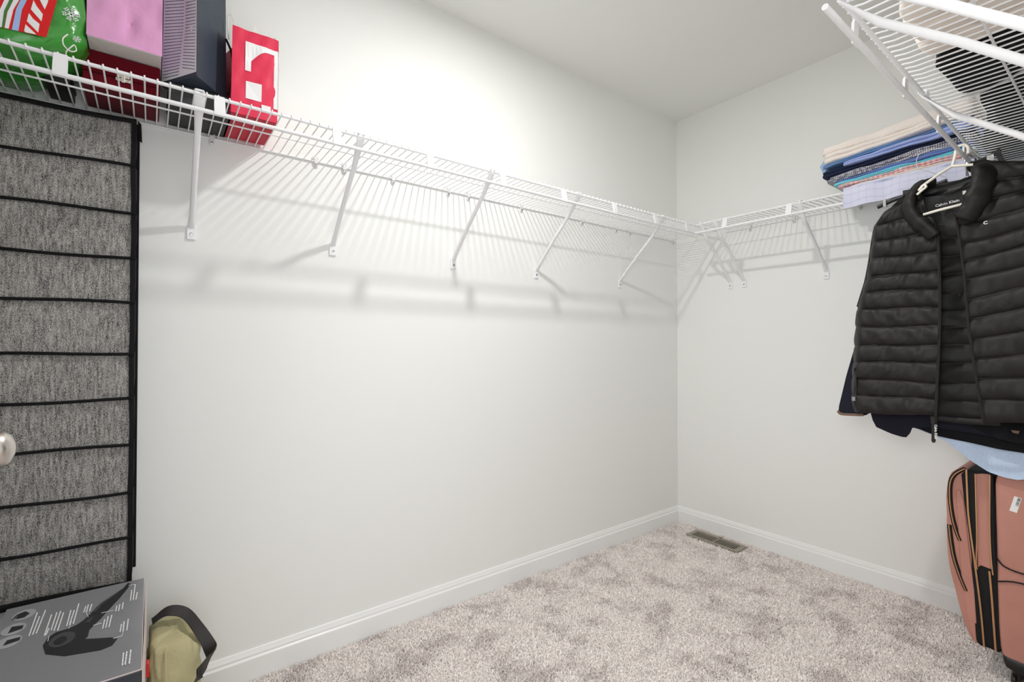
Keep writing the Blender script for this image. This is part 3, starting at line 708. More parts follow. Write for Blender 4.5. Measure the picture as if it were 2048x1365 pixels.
lines = [((-2.77, -.229), (-2.767, -.34)), ((-2.763, -.254), (-2.762, -.339)), ((-2.757, -.227), (-2.757, -.338)), ((-2.743, -.26), (-2.742, -.359)), ((-2.739, -.327), (-2.74, -.356)), ((-2.735, -.255), (-2.734, -.341)), ((-2.729, -.253), (-2.729, -.346)), ((-2.723, -.265), (-2.723, -.350)), ((-2.711, -.262), (-2.71, -.339)), ((-2.705, -.266), (-2.706, -.337)), ((-2.7, -.235), (-2.7, -.336)), ((-2.686, -.26), (-2.687, -.291)), ((-2.682, -.254), (-2.682, -.292)), ((-2.676, -.256), (-2.677, -.293)), ((-2.629, -.3), (-2.63, -.328)), ((-2.624, -.297), (-2.625, -.33)), ((-2.618, -.291), (-2.619, -.325)), ((-2.647, -.355), (-2.648, -.398)), ((-2.642, -.344), (-2.643, -.397)), ((-2.636, -.343), (-2.638, -.398)), ((-2.617, -.4), (-2.618, -.436)), ((-2.613, -.391), (-2.613, -.437)), ((-2.606, -.385), (-2.607, -.436)), ((-2.604, -.23), (-2.605, -.29)), ((-2.598, -.2), (-2.6, -.292)), ((-2.593, -.251), (-2.595, -.292)), ((-2.609, -.527), (-2.609, -.574)), ((-2.604, -.526), (-2.605, -.574)), ((-2.598, -.524), (-2.599, -.576))]
tx = MB()
for (a, b_) in lines:
    yy = a[1]; i = 0
    while yy > b_[1]:
        w_ = .003 + .007 * hsh(i, a[0] * 91); y2 = max(b_[1], yy - w_); x = a[0] + (b_[0] - a[0]) * (a[1] - yy) / max(1e-6, a[1] - b_[1])
        tx.poly([(x - .0011, yy, zp + .0008), (x + .0011, yy, zp + .0008), (x + .0011, y2, zp + .0008), (x - .0011, y2, zp + .0008)], (0, 0, .0004)); yy = y2 - .0016; i += 1
part('printed_text', tx, M['white_ink'], bx, 'tiny white printed lines of text')
ld = MB()
for path in ([(-2.704, -.322), (-2.705, -.355)], [(-2.655, -.319), (-2.634, -.321)], [(-2.665, -.371), (-2.651, -.371)], [(-2.734, -.365), (-2.733, -.389)], [(-2.628, -.457), (-2.614, -.456), (-2.613, -.442)], [(-2.611, -.197), (-2.598, -.2)], [(-2.684, -.288), (-2.677, -.322)]):
    ld.tube([(x, y, zp + .0015) for x, y in path], .0005, 4)
part('printed_leader', ld, M['white_ink'], bx)
# tote bag
tb = thing('tote_bag', 'khaki canvas tote bag with black webbing straps on the floor by the left wall', 'bag', (-2.52, -.2, 0))
def tote(u, v):
    a = 2 * PI * u; h = v; c_, s_ = math.cos(a), math.sin(a); p_ = 5.5
    hw = .053 + .004 * (1 - h); hd = .155 - .075 * h ** 1.5
    x = -2.515 + hw * math.copysign(abs(c_) ** (2 / p_), c_); y = -.205 + hd * math.copysign(abs(s_) ** (2 / p_), s_) + .03 * h
    z = .004 + .305 * h - .045 * h * max(0, c_) ** 1.5
    w_ = wob(a * 3, h * 7, 4) * .003 + wob(a * 4, h * 15, 1) * .0035 + .002 * math.sin(a * 9 + h * 20 + 2 * math.sin(h * 9))

    return (x + c_ * w_, y + s_ * w_, z)
mb = MB(); R = [[tote(i / 56, j / 28) for i in range(56)] for j in range(29)]
cap = [[(-2.512 + (q[0] + 2.512) * k, -.175 + (q[1] + .175) * k, q[2] + dz + .004 * wob(q[0] * 40, q[1] * 40, 1)) for q in R[-1]] for k, dz in ((.93, .006), (.7, .008), (.35, .006), (.05, .004))]
mb.rings(R + cap); part('bag_body', mb, M['khaki'], tb, smooth='all')
def ribbon(pts, w, th, wd):
    """flat strap following pts; wd = direction of its width"""
    P_ = smooth_path(pts, 6); mb = MB(); R = []
    for i, q in enumerate(P_):
        t_ = (P_[min(i + 1, len(P_) - 1)] - P_[max(i - 1, 0)]).normalized()
        d = Vector(wd[min(len(wd) - 1, i * len(wd) // len(P_))]) if isinstance(wd, list) else Vector(wd)
        d = (d - t_ * d.dot(t_)).normalized(); n_ = t_.cross(d)
        R.append([q + d * w + n_ * th, q - d * w + n_ * th, q - d * w - n_ * th, q + d * w - n_ * th])
    return mb.rings(R)
part('strap', ribbon([(-2.563, -.150, .335), (-2.530, -.150, .352), (-2.492, -.158, .338), (-2.462, -.180, .296), (-2.440, -.225, .262), (-2.443, -.280, .262), (-2.470, -.335, .262), (-2.497, -.372, .222), (-2.508, -.385, .16), (-2.510, -.395, .08)], .0155, .0012, (.5, .85, .4)), M['webbing'], tb, 'black webbing strap', smooth=True)
part('strap', ribbon([(-2.50, -.384, .12), (-2.486, -.39, .165), (-2.472, -.385, .15), (-2.468, -.38, .10)], .013, .0012, (.6, .6, .3)), M['webbing'], tb, 'black webbing strap', smooth=True)
part('seam', MB().tube(smooth_path([(-2.537, -.262, .306), (-2.536, -.300, .25), (-2.540, -.335, .18), (-2.543, -.360, .1)], 5), .0022, 6), M['khaki'], tb, smooth=True)
part('care_label', MB().box((-2.5735, -.345, .30), (-2.5685, -.325, .33)), M['red_ink'], tb, 'small red label')

# ---------------------------------------------------------------- folded shirts on the back shelf
def folded(label, m, y0, y1, zl0, zl1, zr0, zr1, x_front, layers, grp, seed, sag=0, droop=0, kind='folded_shirt'):
    """stack member: front edge near x_front, back at the wall; bottom/top heights at left (l) and right (r) end"""
    xb = -.016
    ym = (y0 + y1) / 2
    t = thing(kind, label, 'shirt', (-.15, ym, min(zl0, zr0)), grp)
    mb = MB(); R = []; NY = 34
    per = 7
    for k in range(NY + 1):
        s = k / NY; y = y0 + (y1 - y0) * s
        e = min(1, (s + .012) / .05, (1 - s + .02) / .06) ** .5
        z0_ = zl0 + (zr0 - zl0) * s - sag * math.sin(PI * s); z1_ = zl1 + (zr1 - zl1) * s - sag * math.sin(PI * s)
        z0_ += .0015 * wob(s * 14, seed, seed); z1_ += .0018 * wob(s * 11, seed * 2.1, seed + 2)
        if z1_ - z0_ < .004: z1_ = z0_ + .004
        ring = []
        xf = x_front + .010 * wob(s * 7, seed, seed * 1.3) + .012 * (1 - e)
        hl = (z1_ - z0_) / layers
        # front edge: one rounded bulge per folded layer
        for l in range(layers):
            lx = xf + .006 * wob(s * 5 + l * 2.2, l * 3.1, seed + l)
            for q in range(per):
                a = -PI / 2 + PI * (q + .12) / (per - .76)
                dz = z0_ + hl * (l + .5) + math.sin(a) * hl * .5
                ox = lx - math.cos(a) * min(.009, hl * .8) 
                ring.append((ox, y, dz - (droop * (.5 + .5 * e) * (1 - (dz - z0_) / max(1e-4, z1_ - z0_)) if droop else 0)))
        ring.append((-.12, y, z1_ + .002 * wob(s * 9, 2, seed))); ring.append((xb, y, z1_ - .004)); ring.append((xb, y, z0_ + .003)); ring.append((-.12, y, z0_)); ring.append((-.255, y, z0_))
        R.append(ring)
    mb.rings(R); part('folded_cloth', mb, m, t, smooth='all')
    return t
gs = 'shirts stacked on the back shelf'
YE = -1.375
ZS = 1.700
L = [  # label, material, left y, z at left (bottom, top), z at right (bottom, top), front x, layers
    ('pale blue plaid shirt at the bottom of the stack, hanging over the shelf rod', 'plaid', -.985, 1.705, 1.716, 1.705, 1.722, -.312, 1),
    ('cream folded shirt second from the bottom of the shirt stack', 'cream', -1.000, 1.717, 1.729, 1.723, 1.737, -.300, 2),
    ('coral and mint checked shirt low in the shirt stack', 'coral', -.965, 1.730, 1.741, 1.738, 1.758, -.298, 2),
    ('turquoise shirt just above the coral checked shirt', 'teal', -.948, 1.742, 1.751, 1.759, 1.774, -.292, 2),
    ('mid blue shirt between the turquoise shirt and the gingham ones', 'blue2', -.960, 1.752, 1.760, 1.775, 1.794, -.290, 2),
    ('lower navy gingham shirt in the middle of the shirt stack', 'gingham', -.922, 1.761, 1.771, 1.795, 1.807, -.290, 2),
    ('upper navy gingham shirt under the dark navy shirt', 'gingham', -.930, 1.772, 1.786, 1.808, 1.822, -.284, 2),
    ('dark navy shirt with red specks in the middle of the shirt stack', 'navy_shirt', -.905, 1.787, 1.814, 1.823, 1.832, -.286, 2),
    ('periwinkle blue shirt with loose folds above the dark navy shirt', 'periwinkle', -.985, 1.815, 1.830, 1.833, 1.866, -.297, 2),
    ('sky blue chambray shirt under the cream dotted shirts', 'denim', -.900, 1.831, 1.845, 1.867, 1.878, -.284, 2),
    ('cream dotted shirt second from the top of the stack', 'cream_dot', -.912, 1.846, 1.885, 1.879, 1.905, -.292, 2),
    ('cream dotted shirt on the very top of the stack', 'cream_dot', -.903, 1.886, 1.914, 1.906, 1.950, -.280, 1),
]
for i, (lab, m, yl, a, b_, c_, d, xf, ly) in enumerate(L):
    lo_ = .006 if i == 0 else .012
    t = folded(lab, M[m], yl, YE, a - lo_, b_ - lo_, c_ - lo_, d - lo_, xf, ly, gs, i + 1)
    if m == 'plaid':     # front flap hanging over the rods
        def flap(u, v):
            y = yl - .006 + (YE - yl) * u
            q = [(-.300, 1.706), (-.318, 1.702), (-.327, 1.684), (-.329, 1.655), (-.326, 1.622)]
            k = min(3, int(v * 4)); f = v * 4 - k
            return (q[k][0] + (q[k + 1][0] - q[k][0]) * f + .004 * wob(u * 9, v * 2, 2) + .004 * math.sin(u * 23) * v, y, q[k][1] + (q[k + 1][1] - q[k][1]) * f + .004 * wob(u * 5, 1, 3) * v + .005 * u)
        mb = MB().grid(30, 12, flap); part('hanging_flap', mb, M['plaid'], t, smooth='all')
    if m == 'denim':
        part('collar_tip', MB().poly([(-.27, -.900, 1.80), (-.285, -.893, 1.83), (-.28, -.905, 1.853), (-.26, -.93, 1.84)], (.03, 0, 0)), M['paleblue'], t, 'pale blue collar edge')
    if m == 'navy_shirt':
        sp_ = MB()
        for q in range(3): sp_.box((-.297, -1.02 - .07 * q, 1.803 + .006 * q), (-.294, -1.024 - .07 * q, 1.807 + .006 * q))
        part('red_speck', sp_, M['red_ink'], t, 'tiny red specks')

# ---------------------------------------------------------------- piles on the right shelf
def pile(label, m, x0, x1, yf, yb, z0_, z1_, seed, cat='clothes', name='folded_trousers', grp=None, upright=False):
    t = thing(name, label, cat, ((x0 + x1) / 2, (yf + yb) / 2, z0_), grp)
    mb = MB(); R = []; N = 26
    for k in range(N + 1):
        s = k / N; y = yf + (yb - yf) * s
        e = min(1, (s + .02) / .08, (1 - s + .02) / .08) ** .5
        ring = []; cx_, cz_ = (x0 + x1) / 2, (z0_ + z1_) / 2; hw, hh = (x1 - x0) / 2 * (.86 + .14 * e), (z1_ - z0_) / 2 * (.8 + .2 * e)
        for q in range(24):
            a = 2 * PI * q / 24; c_, s_ = math.cos(a), math.sin(a); p_ = 5
            ring.append((cx_ + hw * math.copysign(abs(c_) ** (2 / p_), c_) + .004 * wob(s * 6, a * 2, seed), y + .012 * wob(a, s, seed) * (1 if k == 0 else 0) + .008 * wob(a * 1.5, seed, 3) * (1 - s), max(z0_, cz_ + hh * math.copysign(abs(s_) ** (2 / p_), s_) + .0035 * wob(s * 9, a * 3, seed + 1))))
        R.append(ring)
    mb.rings(R); part('folded_cloth', mb, m, t, smooth='all')
    return t
ZR = 1.7135
gbg = 'beige tops on the right shelf'
pile('beige folded top nearest the end of the right shelf', M['beige'], -1.405, -1.318, -1.442, -1.675, ZR, 1.93, 1, name='folded_sweater', grp=gbg)
pile('beige folded top in the middle of the beige row on the right shelf', M['beige'], -1.315, -1.232, -1.437, -1.675, ZR, 1.95, 2, name='folded_sweater', grp=gbg)
pile('beige folded top beside the black trousers on the right shelf', M['beige'], -1.229, -1.150, -1.432, -1.675, ZR, 1.94, 3, name='folded_sweater', grp=gbg)
pile('small black garment at the near end of the right shelf, beside the beige tops', M['black_trousers'], -1.50, -1.41, -1.468, -1.675, ZR, 1.84, 4, name='folded_sweater')
gbk = 'black trousers on the right shelf'
p1 = pile('black folded trousers with pale seam beside the beige tops on the right shelf', M['black_trousers'], -1.140, -.860, -1.442, -1.68, ZR, 1.79, 5, grp=gbk)
part('seam_piping', MB().tube(smooth_path([(-.885, -1.445, ZR - .0005), (-.880, -1.48, ZR - .001), (-.90, -1.53, ZR - .001), (-.94, -1.58, ZR - .001), (-.97, -1.66, ZR - .001)], 5), .0036, 6), M['seam'], p1, 'pale grey seam')
pile('black folded trousers in the middle of the right shelf', M['black_trousers'], -.850, -.50, -1.465, -1.68, ZR - .002, 1.86, 6, grp=gbk)
pile('black folded trousers at the far end of the right shelf', M['black_trousers'], -.49, -.13, -1.425, -1.68, ZR - .004, 1.83, 7, grp=gbk)

# ---------------------------------------------------------------- vest on its hanger
FS = [0, .035, .10, .22, .38, .5, .62, .78, .90, .965]          # rows are sampled closely at the stitching
def tri_puff(f): return max(0, 1 - abs(2 * min(1, max(0, f)) - 1) ** 2.6) ** .75
def rowpos(v, n):
    i = round(v * n * len(FS)); k, j = divmod(i, len(FS))
    return (n - 1, 1.0) if k >= n else (k, FS[j])
ve = thing('vest', 'black quilted puffer vest hanging at the front of the right rail', 'vest', (-.62, -1.39, .83))
XV = -.62
outerL = [(.82, -1.100), (.835, -1.0985), (.873, -1.093), (.93, -1.094), (1.013, -1.101), (1.10, -1.105), (1.188, -1.112), (1.29, -1.14), (1.36, -1.152), (1.424, -1.160), (1.474, -1.168), (1.51, -1.196), (1.547, -1.25), (1.573, -1.292)]
zipL = [(.82, -1.333), (.848, -1.334), (1.05, -1.343), (1.204, -1.347), (1.391, -1.345), (1.455, -1.334), (1.484, -1.318), (1.573, -1.300)]
rowsL = [.828, .893, .950, 1.006, 1.062, 1.127, 1.19, 1.248, 1.297, 1.357, 1.414, 1.468, 1.520, 1.573]
rowsLr = [.845, .895, .945, 1.011, 1.065, 1.124, 1.182, 1.240, 1.295, 1.354, 1.418, 1.478, 1.528, 1.573]
SUB = len(FS)
def quilt(rows0, rows1, yo, yi, sgn, x_base, nu=52, recede=.055, seed=1, puff=.013, yoff=None):
    n = len(rows0) - 1
    def fn(u, v):
        k, f = rowpos(v, n)
        za = rows0[k] + (rows0[k + 1] - rows0[k]) * f; zb3 = rows1[k] + (rows1[k + 1] - rows1[k]) * f
        zc = za + (zb3 - za) * u
        y = yo(zc) + (yi(zc) - yo(zc)) * u
        pk = .75 + .5 * hsh(k, seed)
        pf = puff * pk * .8 * tri_puff(f)
        seamn = max(0, 1 - min(f, 1 - f) * 3.2)
        ph = u * 46 + k * 2.7 + seed
        cr = (.0016 * seamn * math.sin(ph + 3 * math.sin(u * 11 + k)) + .0040 * wob(u * 13 + k * 1.9, f * 1.5 + k, seed) + .0016 * math.sin(u * 31 + 2.5 * math.sin(f * 3 + k) + k * 5.1)) * math.sin(PI * f) ** .5
        edge = recede * max(0, 1 - u * 6) ** 2
        return (x_base + edge - pf + cr, y, zc + .0018 * math.sin(u * 7 + k * 1.3 + seed) + .0005 * math.sin(ph))
    return MB().grid(nu, n * SUB, fn)
part('left_front', quilt(rowsL, rowsLr, lambda z: interp(outerL, z), lambda z: interp(zipL, z), 1, XV, seed=1), M['vest'], ve, smooth='all')
edgeR = [(.82, -1.447), (.849, -1.446), (.991, -1.429), (1.124, -1.417), (1.259, -1.41), (1.381, -1.400), (1.443, -1.392), (1.50, -1.405), (1.56, -1.44), (1.60, -1.462)]
outerR = [(.82, -1.674), (1.1, -1.672), (1.30, -1.664), (1.45, -1.655), (1.50, -1.640), (1.55, -1.54), (1.60, -1.47)]
rowsRi = [.838, .902, .964, 1.022, 1.083, 1.143, 1.198, 1.258, 1.312, 1.366, 1.427, 1.487, 1.545, 1.600]
rowsRo = [.86, .924, .99, 1.064, 1.127, 1.193, 1.258, 1.312, 1.374, 1.412, 1.455, 1.49, 1.51, 1.525]
def rfn():
    n = len(rowsRi) - 1
    def fn(u, v):
        k, f = rowpos(v, n)
        zi = rowsRi[k] + (rowsRi[k + 1] - rowsRi[k]) * f; zo = rowsRo[k] + (rowsRo[k + 1] - rowsRo[k]) * f
        zc = zi + (zo - zi) * u; yi = interp(edgeR, zi)
        y = yi + (-1.672 + .01 * v - yi) * u
        pf = .011 * (.75 + .5 * hsh(k, 9)) * tri_puff(f); seamn = max(0, 1 - min(f, 1 - f) * 3.2)
        cr = (.0016 * seamn * math.sin(u * 44 + k * 3.1 + 3 * math.sin(u * 9)) + .0040 * wob(u * 13 + k * 2.3, f * 1.5 + k, 7)) * math.sin(PI * f) ** .5 + .008 * math.sin(u * 6.5 + .6)
        return (XV - .018 - pf + cr + .05 * max(0, 1 - (1 - u) * 6) ** 2, y, zc + .0018 * math.sin(u * 6 + k))
    return MB().grid(50, n * SUB, fn)
part('right_front', rfn(), M['vest'], ve, smooth='all')
rowsB = [.840, .892, .948, 1.008, 1.064, 1.118, 1.176, 1.232, 1.290, 1.345, 1.40, 1.455]
part('back', quilt([z - .004 for z in rowsB], [z + .004 for z in rowsB], lambda z: interp(outerL, z) - .006, lambda z: -1.665, 1, XV + .060, nu=70, recede=0, seed=5, puff=.009), M['vest'], ve, smooth='all')
def hem_band(u, v): return (XV + .045 - .004 * math.sin(PI * v), -1.31 - .16 * u, .826 + .018 * v - .004 * math.sin(PI * u))
part('hem_facing', MB().grid(20, 4, hem_band), M['vest'], ve, smooth='all')
# smooth yoke lining with the neck label, and the raised collar
def yoke(u, v):
    y = -1.245 - .265 * u; z = 1.445 + .135 * v + .018 * math.sin(PI * u) * (v - .2) * 0
    return (XV + .048 + .012 * math.sin(PI * u) + .004 * wob(u * 5, v * 3, 2), y, z)
part('yoke_lining', MB().grid(24, 10, yoke), M['vest_lining'], ve, 'smooth black lining', smooth='all')
xl = XV + .043
part('neck_lettering', text_mb('Calvin Klein', .0118, (xl, -1.3290, 1.5035), (0, -1, .10), (0, .10, 1)), M['white_ink'], ve, 'white lettering')
part('neck_lettering', text_mb('L', .007, (xl, -1.353, 1.493), (0, -1, .1), (0, .1, 1)), M['white_ink'], ve, 'white size letter')
part('size_tab', MB().box((xl - .004, -1.402, 1.527), (xl - .002, -1.394, 1.538)), M['beige'], ve, 'small pale tab')
part('care_tag', MB().box((xl - .006, -1.395, 1.460), (xl - .004, -1.375, 1.474)), M['vest_lining'], ve)
def collar_tube(pts, rad, flat, seed): 
    P_ = smooth_path(pts, 6); n = len(P_); rs = [rad * (1 + .16 * wob(i * .7, seed, seed)) for i in range(n)]
    rs[0] *= .7; rs[-1] *= .6
    return MB().tube(P_, rs, 14, flat, up=(-1, 0, 0))
part('collar', collar_tube([(-.578, -1.325, 1.585), (-.60, -1.296, 1.572), (-.625, -1.278, 1.540), (-.637, -1.276, 1.500), (-.640, -1.294, 1.458), (-.638, -1.320, 1.425), (-.634, -1.338, 1.398)], .027, .62, 1), M['vest'], ve, smooth='all')
part('collar', collar_tube([(-.585, -1.425, 1.600), (-.605, -1.446, 1.592), (-.640, -1.452, 1.560), (-.652, -1.445, 1.515), (-.652, -1.428, 1.470), (-.648, -1.408, 1.435)], .030, .62, 2), M['vest'], ve, smooth='all')
def cback(u, v): 
    return (XV + .050 + .006 * math.sin(PI * v) , -1.30 - .15 * u, 1.545 + .030 * v + .022 * u - .012 * math.sin(PI * u))
part('collar_back', MB().grid(20, 6, cback), M['vest_lining'], ve, 'smooth inner collar', smooth='all')
part('zip', MB().tube([(XV - .012, interp(zipL, z) - .002, z) for z in [.80 + .66 * k / 20 for k in range(21)]], .0042, 6), M['vest_lining'], ve, 'black zip edge', smooth=True)
part('zip', MB().tube([(XV - .026, interp(edgeR, z) + .002, z) for z in [.835 + .61 * k / 20 for k in range(21)]], .0035, 6), M['vest_lining'], ve, 'black zip edge', smooth=True)
zt2 = part('zip_tag', MB().poly([(XV - .020, -1.3275, .822), (XV - .020, -1.336, .822), (XV - .020, -1.3365, .768), (XV - .020, -1.334, .763), (XV - .020, -1.3285, .763), (XV - .020, -1.3265, .768)], (.003, 0, 0)), M['vest_lining'], ve, 'black zip pull tag')
part('tag_lettering', text_mb('Calvin Klein', .0092, (XV - .0206, -1.3345, .8195), (0, 0, -1), (0, -1, 0), .0004), M['white_ink'], zt2, 'white lettering')
sl2 = MB(); sl2.box((XV - .021, -1.336, .822), (XV - .014, -1.326, .840)); sl2.box((XV - .024, -1.3325, .815), (XV - .020, -1.330, .845))
part('zip_slider', sl2, M['black_plastic'], ve, bevel=.001)
part('chest_logo', text_mb('C', .013, (XV - .047, -1.452, 1.409), (0, -1, .1), (0, .1, 1)), M['white_ink'], ve, 'small white chest lettering')
pz = MB().tube([(XV - .004 + .003 * math.sin(k), -1.123 - .004 * math.sin(k * .4), .885 + .10 * k / 10) for k in range(11)], .003, 6); po = part('pocket_zip', pz, M['vest_lining'], ve, 'side pocket zip', smooth=True)
part('pocket_pull', MB().box((XV - .012, -1.124, .872), (XV - .006, -1.114, .886)), M['steel'], po, 'steel pull')
am = MB().tube([(XV + .048, interp(outerL, z) - .001, z) for z in [1.20 + .34 * k / 16 for k in range(17)]], .0055, 8); part('armhole_binding', am, M['vest_lining'], ve, smooth=True)
# hanger
ha = thing('hanger', 'cream white plastic hanger holding the puffer vest', 'hanger', (XV, -1.385, 1.60))
xh = -.640
hk = smooth_path([(-.612, -1.362, 1.616), (-.612, -1.360, 1.640), (-.612, -1.362, 1.662), (-.612, -1.374, 1.678), (-.612, -1.392, 1.679), (-.612, -1.405, 1.667), (-.612, -1.404, 1.650)], 6)
hk = smooth_path([(-.613, -1.413, 1.640), (-.613, -1.413, 1.657), (-.613, -1.406, 1.668), (-.613, -1.394, 1.669), (-.613, -1.386, 1.659), (-.613, -1.383, 1.640), (-.613, -1.379, 1.622), (-.613, -1.376, 1.610)], 6)
part('hook', MB().tube(hk, .0040, 10), M['hanger'], ha, smooth=True)
part('arm', MB().tube([(-.616, -1.376, 1.612), (-.630, -1.345, 1.590), (-.645, -1.312, 1.562), (-.648, -1.304, 1.549)], .0042, 8), M['hanger'], ha, smooth=True)
part('arm', MB().tube([(-.616, -1.376, 1.612), (-.620, -1.425, 1.601)], .0042, 8), M['hanger'], ha, smooth=True)
part('notch', MB().tube(smooth_path([(-.648, -1.318, 1.566), (-.650, -1.322, 1.556), (-.652, -1.313, 1.548), (-.655, -1.301, 1.536)], 5), .0035, 8), M['hanger'], ha, smooth=True)
part('bar', MB().tube([(-.636, -1.312, 1.474), (-.640, -1.35, 1.479), (-.636, -1.41, 1.486)], .0042, 8), M['hanger'], ha, smooth=True)

# ---------------------------------------------------------------- garments hanging behind the vest
def garment(name, label, cat, m, X, left, right, top, hem, grp, seed, thick=.006, nf=5):
    """left/right: (z, y) tables; top/hem: (u, z) tables"""
    t = thing(name, label, cat, (X, -1.39, interp(hem, .5)), grp)
    def sheet(sg):
        def fn(u, v):
            z = interp(top, u) + (interp(hem, u) - interp(top, u)) * v
            y = interp(left, z) + (interp(right, z) - interp(left, z)) * u
            fold = (.004 * math.sin(u * PI * nf + 1) + .002 * math.sin(u * PI * nf * 2.3 + 2)) * v
            return (X + sg * thick * math.sin(PI * u) ** .5 + fold + .002 * wob(u * 8, v * 6, 3), y, z)
        return fn
    mb = MB().grid(44, 30, sheet(-1)); mb.grid(44, 30, sheet(1))
    part('cloth', mb, m, t, smooth='all')
    return t
gg = 'clothes hanging behind the puffer vest'
topn = [(0, 1.46), (.12, 1.50), (.36, 1.575), (.5, 1.58), (.64, 1.575), (.88, 1.5), (1, 1.46)]
rightn = [(.6, -1.672), (1.5, -1.66)]
jk = garment('jacket', 'navy jacket with tan lower edge sticking out left of the vest', 'jacket', M['navy'], -.540, [(0.805, -1.044), (0.825, -1.039), (0.956, -1.067), (1.048, -1.091), (1.197, -1.147), (1.344, -1.196), (1.472, -1.235)], rightn, topn,
             [(0, 0.82), (0.04, 0.811), (0.13, 0.813), (0.2, 0.844), (0.6, 0.844), (1, 0.844)], gg, 1)
part('hem_trim', ribbon([(-.543, -1.041, .822), (-.548, -1.053, .813), (-.550, -1.088, .814), (-.549, -1.122, .817)], .0045, .002, (0, .1, 1)), M['tan'], jk, 'tan leather hem trim', smooth=True)
garment('sweater', 'navy sweater whose cuff shows lowest at the left under the vest', 'sweater', M['navy'], -.510, [(0.73, -1.153), (0.774, -1.147), (0.808, -1.131), (0.905, -1.134), (1.099, -1.158), (1.293, -1.207), (1.467, -1.255)], rightn, topn,
        [(0, 0.773), (0.08, 0.757), (0.155, 0.748), (0.18, 0.761), (0.19, 0.784), (0.3, 0.793), (0.45, 0.789), (1, 0.769)], gg, 2)
garment('shirt', 'black shirt with lower edge curving down right below the vest', 'shirt', M['black_cloth'], -.495, [(0.713, -1.132), (0.8, -1.134), (0.906, -1.152), (1.099, -1.181), (1.291, -1.219), (1.465, -1.267)], rightn, topn,
        [(0, 0.802), (0.1, 0.796), (0.25, 0.782), (0.32, 0.766), (0.38, 0.761), (0.45, 0.757), (0.6, 0.747), (0.8, 0.74), (1, 0.742)], gg, 3)
bk = garment('shirt', 'second black shirt with small tan patch at the right edge of the photo', 'shirt', M['black_cloth'], -.525, [(0.612, -1.408), (0.787, -1.404), (0.904, -1.389), (1.469, -1.282)], rightn, topn, [(0, 0.807), (0.2, 0.782), (0.5, 0.766), (1, 0.753)], gg, 4)
part('leather_patch', MB().poly([(-.536, -1.486, .812), (-.536, -1.504, .812), (-.536, -1.501, .803), (-.536, -1.490, .805)], (.002, 0, 0)), M['tan'], bk, 'small tan leather patch')
ls = garment('shirt', 'light blue shirt with curved tail hanging lowest beneath the black clothes', 'shirt', M['lightblue'], -.478, [(0.619, -1.294), (0.715, -1.302), (0.753, -1.284), (0.787, -1.222), (0.907, -1.193), (1.29, -1.222), (1.463, -1.27)], rightn, topn,
        [(0, 0.792), (0.1, 0.755), (0.16, 0.726), (0.2, 0.709), (0.35, 0.668), (0.45, 0.658), (0.52, 0.657), (0.58, 0.666), (0.66, 0.70), (1, 0.772)], gg, 5)
# hangers of those garments, bunched on the rail
def wire_hanger(label, x, zt3, seed, m, r=.0016, grp='hangers bunched on the right rail'):
    t = thing('hanger', label, 'hanger', (x, -1.4, zt3), grp)
    dy = .006 * (hsh(seed) - .5)
    P_ = smooth_path([(x, -1.421 + dy, 1.640), (x + .004, -1.420 + dy, 1.654), (x + .004, -1.409 + dy, 1.664), (x, -1.397 + dy, 1.660), (x - .004, -1.391 + dy, 1.640), (x - .003, -1.393 + dy, 1.612), (x, -1.395, zt3)], 6)
    part('hook', MB().tube(P_, r, 6), m, t, smooth=True)
    part('shoulder_bar', MB().tube([(x, -1.66, 1.49), (x, -1.52, 1.548), (x, -1.395, zt3), (x, -1.29, 1.548), (x, -1.235, 1.505)], r * 1.3, 6), m, t, smooth=True)
for i, (x, zz) in enumerate(((-.54, 1.59), (-.525, 1.59), (-.51, 1.592), (-.495, 1.593), (-.478, 1.592))):
    lab = ('steel wire hanger under the navy jacket with tan edge', 'steel wire hanger under the second black shirt', 'steel wire hanger under the navy sweater', 'steel wire hanger under the black shirt', 'steel wire hanger under the light blue shirt')[i]
    wire_hanger(lab, x, zz, i, M['steel'])
# trouser hanger with clips and a large loose hook
th = thing('trouser_hanger', 'black clip hanger whose end shows at the left shoulder of the vest', 'hanger', (-.52, -1.3, 1.57))
part('clip_bar', MB().tube([(-.505, -1.157, 1.556), (-.505, -1.20, 1.570), (-.505, -1.345, 1.600)], .0068, 8), M['black_plastic'], th, smooth=True)
part('clip', MB().box((-.516, -1.184, 1.552), (-.498, -1.176, 1.578)), M['steel'], th, 'silver clip')
part('hook', MB().tube(smooth_path([(-.53, -1.345, 1.605), (-.53, -1.312, 1.630), (-.53, -1.280, 1.652), (-.53, -1.272, 1.676), (-.53, -1.280, 1.700), (-.53, -1.302, 1.706), (-.53, -1.335, 1.702), (-.53, -1.372, 1.70), (-.535, -1.41, 1.672)], 6), .0014, 6), M['steel'], th, 'steel hook', smooth=True)
vh = thing('clip_hanger', 'black hanger with white size tag at the right above the vest collar', 'hanger', (-.56, -1.46, 1.62))
part('hanger_bar', MB().tube([(-.56, -1.425, 1.622), (-.56, -1.455, 1.634), (-.56, -1.475, 1.645)], .0055, 8), M['black_plastic'], vh, smooth=True)
part('clip_jaw', MB().poly([(-.568, -1.462, 1.640), (-.568, -1.474, 1.641), (-.568, -1.486, 1.602), (-.568, -1.474, 1.600)], (.012, 0, 0)), M['black_plastic'], vh)
part('size_tag', MB().box((-.574, -1.462, 1.612), (-.570, -1.447, 1.632)), M['paper_white'], vh, 'white size tag')
part('hook', MB().tube(smooth_path([(-.56, -1.445, 1.628), (-.56, -1.428, 1.640), (-.56, -1.419, 1.655), (-.56, -1.409, 1.663), (-.56, -1.398, 1.655)], 5), .0016, 6), M['steel'], vh, smooth=True)

